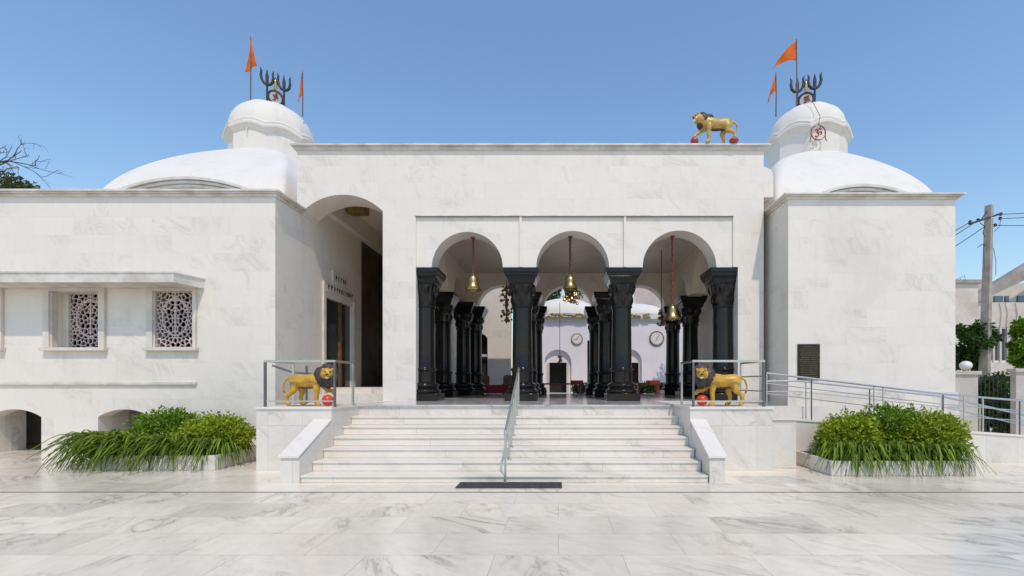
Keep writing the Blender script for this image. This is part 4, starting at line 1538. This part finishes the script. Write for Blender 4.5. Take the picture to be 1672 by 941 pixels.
for (pa_, pb_, py) in ((872, 904, 510), (940, 953, 507), (896, 960, 517 - 1), (1030, 1048, 508), (1052, 1062, 506), (912, 924, 518)):
    b = MB()
    xa, xb = PX(pa_, DS - .4), PX(pb_, DS - .4)
    zz = zsT + .12
    k = max(3, int((xb - xa) / .16))
    for i in range(k):
        x = xa + (xb - xa) * (i + .5) / k
        hh = rng.uniform(.10, .30)
        b.lathe([(.02, 0), (.12, .04), (.07, hh * .5), (.10, hh * .7), (.0, hh)], (x, DS - .17 + rng.uniform(-.03, .03), zz + .02), 8)
    b.build('gilt_crest', 'gold', shr)


def clock(label, px, py, rp, d):
    x, z = PX(px, d), PZ(py, d)
    r = rp * d / F
    t = thing('wall_clock', label, 'clock', (x, d, z), 'round clocks on the shrine wall')
    def disc(r_, y0, y1, z0=0):
        b = MB(); b.loft([[(x + r_ * math.cos(2 * PI * i / 32), y, z + r_ * math.sin(2 * PI * i / 32)) for i in range(32)] for y in (y0, y1)])
        return b
    disc(r, d - .06, d - .003).build('rim', 'brass' if px < 1000 else 'wood', t)
    disc(r * .84, d - .075, d - .061).build('dial', 'white', t)
    for k, (a, l) in enumerate(((60, .5), (200, .38) if px < 1000 else (250, .4))):
        b = MB()
        ca, sa = math.cos(R(a)), math.sin(R(a))
        b.tube([(x, d - .082, z), (x + ca * r * l, d - .082, z + sa * r * l)], .012, 6)
        b.build('hand', 'ink', t)
    b = MB()
    for i in range(12):
        a = R(30 * i)
        b.tube([(x + math.cos(a) * r * .66, d - .08, z + math.sin(a) * r * .66), (x + math.cos(a) * r * .74, d - .08, z + math.sin(a) * r * .74)], .010, 5)
    b.build('hour_marks', 'ink', t)


clock('round white clock with a brass rim left of the third front column', 942, 554, 9.5, DS)
clock('round white clock with a dark wooden rim left of the low-hung bell', 1072, 553, 12, DS)

# sunlit marble wall at the left of the courtyard
wl = thing('courtyard_wall', 'tall cream marble wall with an arched window at the courtyard left', 'wall', (-3.5, 21, ZY))
b = MB()
xa, xb = PX(768, 21), PX(796, 21)
b.arch_wall(-7.5, PX(834, 21), 21, 21.4, ZY, 8.2, [(xa, 1.2)] + seg_arc(xa, xb, PZ(553, 21), PZ(544, 21), 12) + [(xb, 1.2)])
b.build('wall_panel', 'wall', wl)
b = MB(); b.box(xa, xb, 21.5, 21.6, ZY, 4.2)
b.build('window_recess', 'dark', wl)
b = MB()
b.box(xa, xb, 21.30, 21.36, PZ(582, 21), PZ(578, 21)); b.box((xa + xb) / 2 - .1, (xa + xb) / 2 - .02, 21.3, 21.36, ZY, 3.8)
b.build('window_frame', 'frame', wl)

# hedge, benches and chairs
def hedge(label, x0, x1, y, z0, z1, seed):
    rng = random.Random(seed)
    b = MB()
    n = int((x1 - x0) * 1500)
    for i in range(n):
        p = Vector((rng.uniform(x0, x1), y + rng.uniform(-.18, .18), rng.uniform(z0, z1)))
        d = Vector((rng.gauss(0, 1), rng.gauss(-.5, 1), rng.gauss(.3, 1))).normalized()
        u = d.cross(Vector((rng.gauss(0, 1), rng.gauss(0, 1), rng.gauss(0, 1)))).normalized()
        s_ = rng.uniform(.035, .07)
        b.face([p, p + d * s_ + u * s_ * .5, p + d * s_ * 2, p + d * s_ - u * s_ * .5])
    return tag(b.build('hedge', 'hedge', recalc=False), label, 'hedge', 'clipped hedges before the shrine')


hedge('low clipped hedge before the shrine left of the third front column', PX(935, 22), PX(975, 22), 22, ZY, PZ(626, 22), 1)
hedge('low clipped hedge before the shrine right of the third front column', PX(1036, 22), PX(1090, 22), 22, ZY, PZ(626, 22), 2)


def bench(label, x0, x1, y, h_, back):
    t = thing('bench', label, 'bench', ((x0 + x1) / 2, y, ZY), 'low red benches in the courtyard')
    b = MB(); b.box(x0, x1, y - .2, y + .2, ZY + h_ - .07, ZY + h_)
    b.build('seat', 'maroon', t)
    for x in (x0 + .08, x1 - .08):
        b = MB(); b.box(x - .05, x + .05, y - .18, y + .18, ZY, ZY + h_ - .07)
        b.build('leg', 'maroon', t)
    if back:
        b = MB(); b.box(x1 - .55, x1, y - .2, y + .2, ZY + h_, ZY + h_ + .12)
        b.build('bolster', 'red', t)


bench('long low red bench before the arched shrine doorway', PX(880, 20.5), PX(952, 20.5), 20.5, .50, True)
bench('low red bench right of the third front column', PX(1040, 20.6), PX(1076, 20.6), 20.6, .50, True)

tb = thing('table', 'long table under crimson cloth by the cream courtyard wall', 'table', (PX(806, 19.6), 19.6, ZY))
xa, xb = PX(784, 19.6), PX(836, 19.6)
b = MB(); b.box(xa, xb, 19.3, 19.9, ZY + .38, ZY + .42)
b.build('tabletop', 'wood', tb)
b = MB()
for i in range(24):
    x = xa + (xb - xa) * i / 24; x2 = xa + (xb - xa) * (i + 1) / 24
    o1, o2 = .02 * (i % 2), .02 * ((i + 1) % 2)
    b.face([(x, 19.27 - o1, ZY + .08), (x2, 19.27 - o2, ZY + .08), (x2, 19.28, ZY + .43), (x, 19.28, ZY + .43)])
    b.face([(x, 19.28, ZY + .43), (x2, 19.28, ZY + .43), (x2, 19.92, ZY + .43), (x, 19.92, ZY + .43)])
b.build('tablecloth', 'redcloth', tb)
for (sx, sy) in ((xa + .06, 19.36), (xb - .06, 19.36), (xa + .06, 19.84), (xb - .06, 19.84)):
    b = MB(); b.box(sx - .03, sx + .03, sy - .03, sy + .03, ZY, ZY + .38)
    b.build('leg', 'wood', tb)
def chair(label, x, y):
    t = thing('chair', label, 'chair', (x, y, ZY), 'wooden chairs behind the crimson table')
    b = MB(); b.box(x - .22, x + .22, y - .22, y + .22, ZY + .42, ZY + .46); b.build('seat', 'wood', t)
    b = MB(); b.prism([(x - .22, ZY + .46), (x + .22, ZY + .46), (x + .22, ZY + .78), (x + .12, ZY + .86), (x - .12, ZY + .86), (x - .22, ZY + .78)], 'y', y + .19, y + .22); b.build('backrest', 'wood', t)
    for sx in (-1, 1):
        for sy in (-1, 1):
            b = MB(); b.box(x + sx * .19 - .02, x + sx * .19 + .02, y + sy * .19 - .02, y + sy * .19 + .02, ZY, ZY + .42); b.build('leg', 'wood', t)
chair('brown wooden chair at the left end of the crimson table', PX(790, 20.3), 20.3)
chair('brown wooden chair at the right end of the crimson table', PX(829, 20.3), 20.3)

# houses and trees beyond the courtyard
hs = thing('rear_building', 'pinkish rendered building rising behind the shrine domes', 'building', (4, 33, 0))
b = MB(); b.box(PX(926, 33), PX(1110, 33), 33, 40, 0, PZ(440, 33))
b.build('wall', 'pink_render', hs)
b = MB(); b.box(PX(924, 33), PX(1112, 33), 32.8, 40, PZ(440, 33), PZ(440, 33) + .3)
b.build('parapet', 'render', hs)


def leaves(b, rng, blobs, n, s0):
    for i in range(n):
        c, r = blobs[rng.randrange(len(blobs))]
        while True:
            q = Vector((rng.uniform(-1, 1), rng.uniform(-1, 1), rng.uniform(-1, 1)))
            if .25 < q.length < 1: break
        p = Vector((c[0] + q.x * r, c[1] + q.y * r, c[2] + q.z * r * .8))
        d = (q * .6 + Vector((rng.gauss(0, .6), rng.gauss(0, .6), rng.gauss(.1, .6)))).normalized()
        u = d.cross(Vector((rng.gauss(0, 1), rng.gauss(0, 1), rng.gauss(0, 1)))).normalized()
        s = s0 * rng.uniform(.6, 1.3)
        b.face([p, p + d * s + u * s * .5, p + d * s * 2 - Vector((0, 0, s * .3)), p + d * s - u * s * .5])


def tree(label, x, y, z0, zc, spread, hgt, n, mat, seed, leaf=.09, nb=14):
    rng = random.Random(seed)
    t = thing('tree', label, 'tree', (x, y, z0))
    b = MB()
    b.tube([(x, y, z0), (x + .05, y, (z0 + zc) / 2), (x, y, zc)], [.16, .12, .08], 10)
    blobs = []
    for i in range(nb):
        a = rng.uniform(0, 2 * PI); r = spread * rng.uniform(.2, .95); e = rng.uniform(-1, 1)
        k = math.sqrt(max(.05, 1 - e * e))
        c = (x + math.cos(a) * r * k, y + math.sin(a) * r * k, zc + e * hgt)
        blobs.append((c, spread * rng.uniform(.26, .42)))
        b.tube([(x, y, zc - hgt * .7), ((x + c[0]) / 2, (y + c[1]) / 2, (zc - hgt * .5 + c[2]) / 2 + .1), c], [.06, .04, .012], 6)
    b.build('trunk', 'bark', t, smooth=True)
    b = MB(); leaves(b, rng, blobs, n, leaf)
    b.build('crown', mat, t, recalc=False)
    return t


tree('dark leafy tree behind the shrine left dome', PX(893, 30), 30, 0, PZ(486, 30), 2.2, 1.9, 6500, 'leaf_t', 11, .12, 26)
tree('green leafy tree seen through the gap right of the hall', PX(1148, 21), 21, 0, PZ(495, 21), 1.3, 1.5, 2600, 'leaf_a', 12, .08)
# left: bare tree with a leafy one at its foot
rng = random.Random(77)
t = thing('tree', 'bare branched tree rising over the left wing roof', 'tree', (-20.5, 17, 0))
b = MB()
xb0, yb0 = -20.8, 17.0
b.tube([(xb0, yb0, 0), (xb0 + .1, yb0, 5), (xb0 + .3, yb0, 8.5)], [.25, .18, .10], 10)
b.build('trunk', 'bark', t, smooth=True)
b = MB()
def br(p, d, L, r, dep):
    pts = [p]
    q = Vector(p); dd = Vector(d)
    n = 4
    for i in range(n):
        dd = (dd + Vector((rng.gauss(0, .16), rng.gauss(0, .12), rng.gauss(-.02, .16)))).normalized()
        q = q + dd * L / n
        pts.append(tuple(q))
        if dep and i > 0 and rng.random() < .8:
            nd = (dd + Vector((rng.gauss(0, .6), rng.gauss(0, .4), rng.gauss(.05, .6)))).normalized()
            br(tuple(q), nd, L * rng.uniform(.4, .65), r * .55, dep - 1)
    b.tube(pts, [r * (1 - .7 * i / n) for i in range(n + 1)], 5)
for (py, zz, L) in ((262, 2.0, 1.8), (272, 2.0, 1.6), (280, 2.0, 1.4), (250, 2.0, 1.1), (240, 2, .7)):
    p = P(-26, py + 12, 17)
    b.tube([(xb0 + .2, yb0, p[2] - 1.0), p], [.06, .035], 6)
    br(p, (1, 0, .28), L, .035, 3)
b.build('branch', 'bark', t)
t = thing('tree', 'olive green leafy crown peeping over the left end of the wing roof', 'tree', (-23, 19, 0))
b = MB(); b.tube([(-23, 19, 0), (-22.9, 19, 4), (-22.7, 19, 8.2)], [.25, .2, .1], 10); b.build('trunk', 'bark', t)
b = MB(); leaves(b, rng, [(P(-8, 308, 19), 1.0), (P(22, 310, 19), .75), (P(-30, 300, 19), 1.2), (P(44, 316, 19), .55), (P(0, 330, 19), 1.2)], 3200, .075)
b.build('crown', 'leaf_o', t, recalc=False)

# ================================================================== beyond the right wing
DG = 13.0
def pillar(label, x0, x1, y, zt):
    t = thing('gate_pillar', label, 'gate pillar', ((x0 + x1) / 2, y, 0), 'gate pillars')
    b = MB(); b.box(x0, x1, y, y + .16, 0, zt); b.build('shaft', 'pillar', t)
    b = MB(); b.box(x0 - .06, x1 + .06, y - .06, y + .22, zt, zt + .10); b.build('cap', 'pillar', t, bevel=.01)


pillar('beige gate pillar with a white globe lamp on top', PX(1556, DG), PX(1597, DG), DG, PZ(612, DG))
pillar('beige gate pillar at the right end of the iron gate', PX(1659, DG - .3), PX(1720, DG - .3), DG - .3, PZ(608, DG - .3))
t = thing('globe_lamp', 'white globe lamp on the gate pillar next to the right wing', 'lamp', (PX(1577, DG + .3), DG + .3, PZ(605, DG)))
gx, gz = PX(1577, DG + .35), PZ(597, DG + .35)
b = MB(); blob(b, (gx, DG + .35, gz), (.15, .15, .13), 4); b.build('globe', 'white', t, smooth=True)
b = MB(); b.lathe([(.07, PZ(610, DG) - gz - .02), (.05, -.12), (.08, -.10)], (gx, DG + .35, gz), 12); b.build('lamp_base', 'brass', t)
t = thing('iron_gate', 'black iron bar gate between the two beige pillars', 'gate', (PX(1625, DG), DG + .3, .2))
xa, xb = PX(1600, DG + .3), PX(1657, DG + .3)
for z in (.45, 1.05, PZ(618, DG + .3)):
    b = MB(); b.box(xa, xb, DG + .28, DG + .32, z - .02, z + .02)
    b.build('gate_rail', 'iron', t)
for i in range(9):
    x = xa + .03 + (xb - xa - .06) * i / 8
    b = MB(); b.tube([(x, DG + .3, .15), (x, DG + .3, PZ(614, DG + .3))], .013, 6); b.build('bar', 'iron', t)
t = tree('bushy dark green tree behind the iron gate', PX(1630, 14.6), 14.6, 0, .85, .85, .8, 5000, 'leaf_t', 31, .075, 22)
tree('round leafy tree close behind the right wing and gate pillar', PX(1590, 15.5), 15.5, 0, PZ(566, 15.5), .66, .72, 5500, 'leaf_t', 32, .07, 20)
tree('bright green leafy tree at the right edge beyond the gate', PX(1677, 15), 15, 0, PZ(562, 15), .66, .72, 5000, 'leaf_a', 33, .065, 18)

# utility pole and its lines
DP = 15.2
xp_ = PX(1611, DP)
up = thing('utility_pole', 'tall square concrete utility pole carrying power lines', 'utility pole', (xp_, DP, 0))
b = MB()
def sqr(hw, z, dx, rot=R(28)):
    return [(xp_ + dx + hw * 1.414 * math.cos(rot + PI / 4 + k * PI / 2), DP + hw * 1.414 * math.sin(rot + PI / 4 + k * PI / 2), z) for k in range(4)]
zpt = PZ(336, DP)
b.loft([sqr(.13, 0, -.12), sqr(.085, zpt, .08)])
b.build('pole', 'pole_concrete', up)
b = MB()
c0, c1 = Vector(P(1583, 366, DP - .6)), Vector(P(1634, 349, DP + .2))
b.tube([c0, c1], .035, 6)
b.tube([P(1600, 362, DP - .3), P(1612, 345, DP - .15)], .018, 6)
b.build('crossarm', 'iron', up)
ins = [P(1584, 363, DP - .6), P(1597, 360, DP - .4), P(1634, 350, DP + .2), P(1633, 357, DP + .2), P(1625, 368, DP)]
for p in ins:
    b = MB(); b.lathe([(.02, -.05), (.05, -.03), (.035, 0), (.05, .03), (.02, .06)], p, 10)
    b.build('insulator', 'iron', up, smooth=True)
b = MB()
b.tube([P(1600, 364, DP - .3), P(1608, 370, DP - .25), P(1605, 380, DP - .25), P(1608, 388, DP - .2)], .012, 5)
b.build('cable', 'iron', up)
b = MB()
b.tube([P(1634, 358, DP + .1), P(1632, 370, DP), P(1624, 378, DP - .1)], .010, 5)
b.build('cable', 'iron', up)
b = MB()
b.tube([P(1606, 400, DP - .2), P(1607, 440, DP - .2)], .008, 5)
b.build('cable', 'iron', up)
b = MB()
b.tube([P(1622, 405, DP - .1), P(1626, 425, DP - .1), P(1626, 450, DP)], .008, 5)
b.build('cable', 'iron', up)
b = MB()
b.tube([P(1596, 404, DP - .2), P(1604, 399, DP - .2), P(1608, 401, DP - .2)], .014, 5)
b.build('cable', 'iron', up)
def wire(label, p, q, sag):
    b = MB()
    p, q = Vector(p), Vector(q)
    b.tube([p.lerp(q, i / 12) - Vector((0, 0, sag * 4 * (i / 12) * (1 - i / 12))) for i in range(13)], .012, 5)
    tag(b.build('power_line', 'iron'), label, 'power line', 'power lines from the utility pole')
wire('upper power line running left from the crossarm to behind the wing', ins[0], P(1500, 404, DP + 1.5), .05)
wire('middle power line running left behind the wing', ins[1], P(1500, 417, DP + 1.5), .05)
wire('lowest power line running left from below the crossarm', P(1608, 370, DP), P(1500, 437, DP + 1.5), .05)
wire('highest power line running right out of the picture', ins[2], P(1760, 339, DP + 2), .05)
wire('middle power line running right out of the picture', ins[3], P(1760, 346, DP + 2), .05)
wire('lowest power line running right out of the picture', ins[4], P(1760, 364, DP + 2), .05)

# apartment building
DA = 34.0
ap = thing('apartment_building', 'weathered cream apartment building with a balcony behind the utility pole', 'building', (35, DA, 0))
tx0, tx1 = PX(1540, 31), PX(1597, 31)
b = MB(); b.box(tx0, tx1, 31, 38, 0, PZ(463, 31)); b.build('stair_tower', 'render', ap)
b = MB(); b.box(tx0 - .2, tx1 + .25, 30.8, 38, PZ(463, 31), PZ(463, 31) + .22); b.build('tower_cap', 'concrete', ap)
ax0, ax1 = PX(1590, DA), PX(1800, DA)
zb1, zb0 = PZ(494, DA), PZ(534, DA)
b = MB()
b.box(ax0, ax1, DA, 42, 0, PZ(534, DA) - 2.6)
b.box(ax0, ax1, DA, 42, PZ(534, DA), zb1)
b.build('balcony_wall', 'render', ap)
b = MB()
wz1, wz0 = PZ(534, DA), PZ(534, DA) - 2.6
for (pa_, pb_) in ((1590, 1598), (1622, 1625), (1633, 1636), (1645, 1650), (1662, 1800)):
    b.box(PX(pa_, DA), PX(pb_, DA), DA + .02, DA + .3, wz0, wz1)
b.build('window_pier', 'render', ap)
for (pa_, pb_) in ((1598, 1622), (1625, 1633), (1636, 1645), (1650, 1662)):
    b = MB(); b.box(PX(pa_, DA), PX(pb_, DA), DA + .25, DA + .28, wz0, wz1)
    wn = b.build('window', 'winglass', ap)
    b = MB(); b.box(PX(pa_, DA), PX(pb_, DA), DA + .1, DA + .2, wz0, wz0 + .15); b.box(PX(pa_, DA), PX(pb_, DA), DA + .1, DA + .2, wz1 - .12, wz1)
    b.build('frame', 'white', wn)
b = MB()     # set-back upper floor
b.box(ax0 + .3, ax1, DA + 2.2, 42, zb1 - .5, PZ(452, DA)); b.build('upper_wall', 'render', ap)
for (pa_, pb_) in ((1597, 1612), (1626, 1640), (1644, 1650), (1664, 1680)):
    b = MB(); b.box(PX(pa_, DA + 2), PX(pb_, DA + 2), DA + 2.1, DA + 2.19, zb1 - .2, PZ(483, DA + 2)); b.build('upper_window', 'winglass', ap)
b = MB()     # sloping roof parapet
xq = lambda p: PX(p, DA - .3)
b.loft([[(xq(1590), y, PZ(498, DA)), (xq(1800), y, PZ(400, DA)), (xq(1800), y, PZ(358, DA)), (xq(1590), y, PZ(484, DA))] for y in (DA - .3, DA + .2)])
b.build('roof_parapet', 'concrete', ap)
b = MB()
for px in (1632, 1642, 1658):
    b.tube([P(px, 495, DA - .05), P(px + 3, 512, DA - .05), P(px + 1, 534, DA - .05)], .018, 5)
b.build('stain_streak', 'concrete', ap)  # thin tubes added to stand for stain streaks down the balcony wall
b = MB()
b.tube([P(1567, 463, 31.5), P(1568, 455, 31.5)], .03, 5); b.tube([P(1560, 457, 31.5), P(1575, 450, 31.5), P(1577, 462, 31.5)], .02, 5)
b.build('antenna', 'steel_dark', ap)
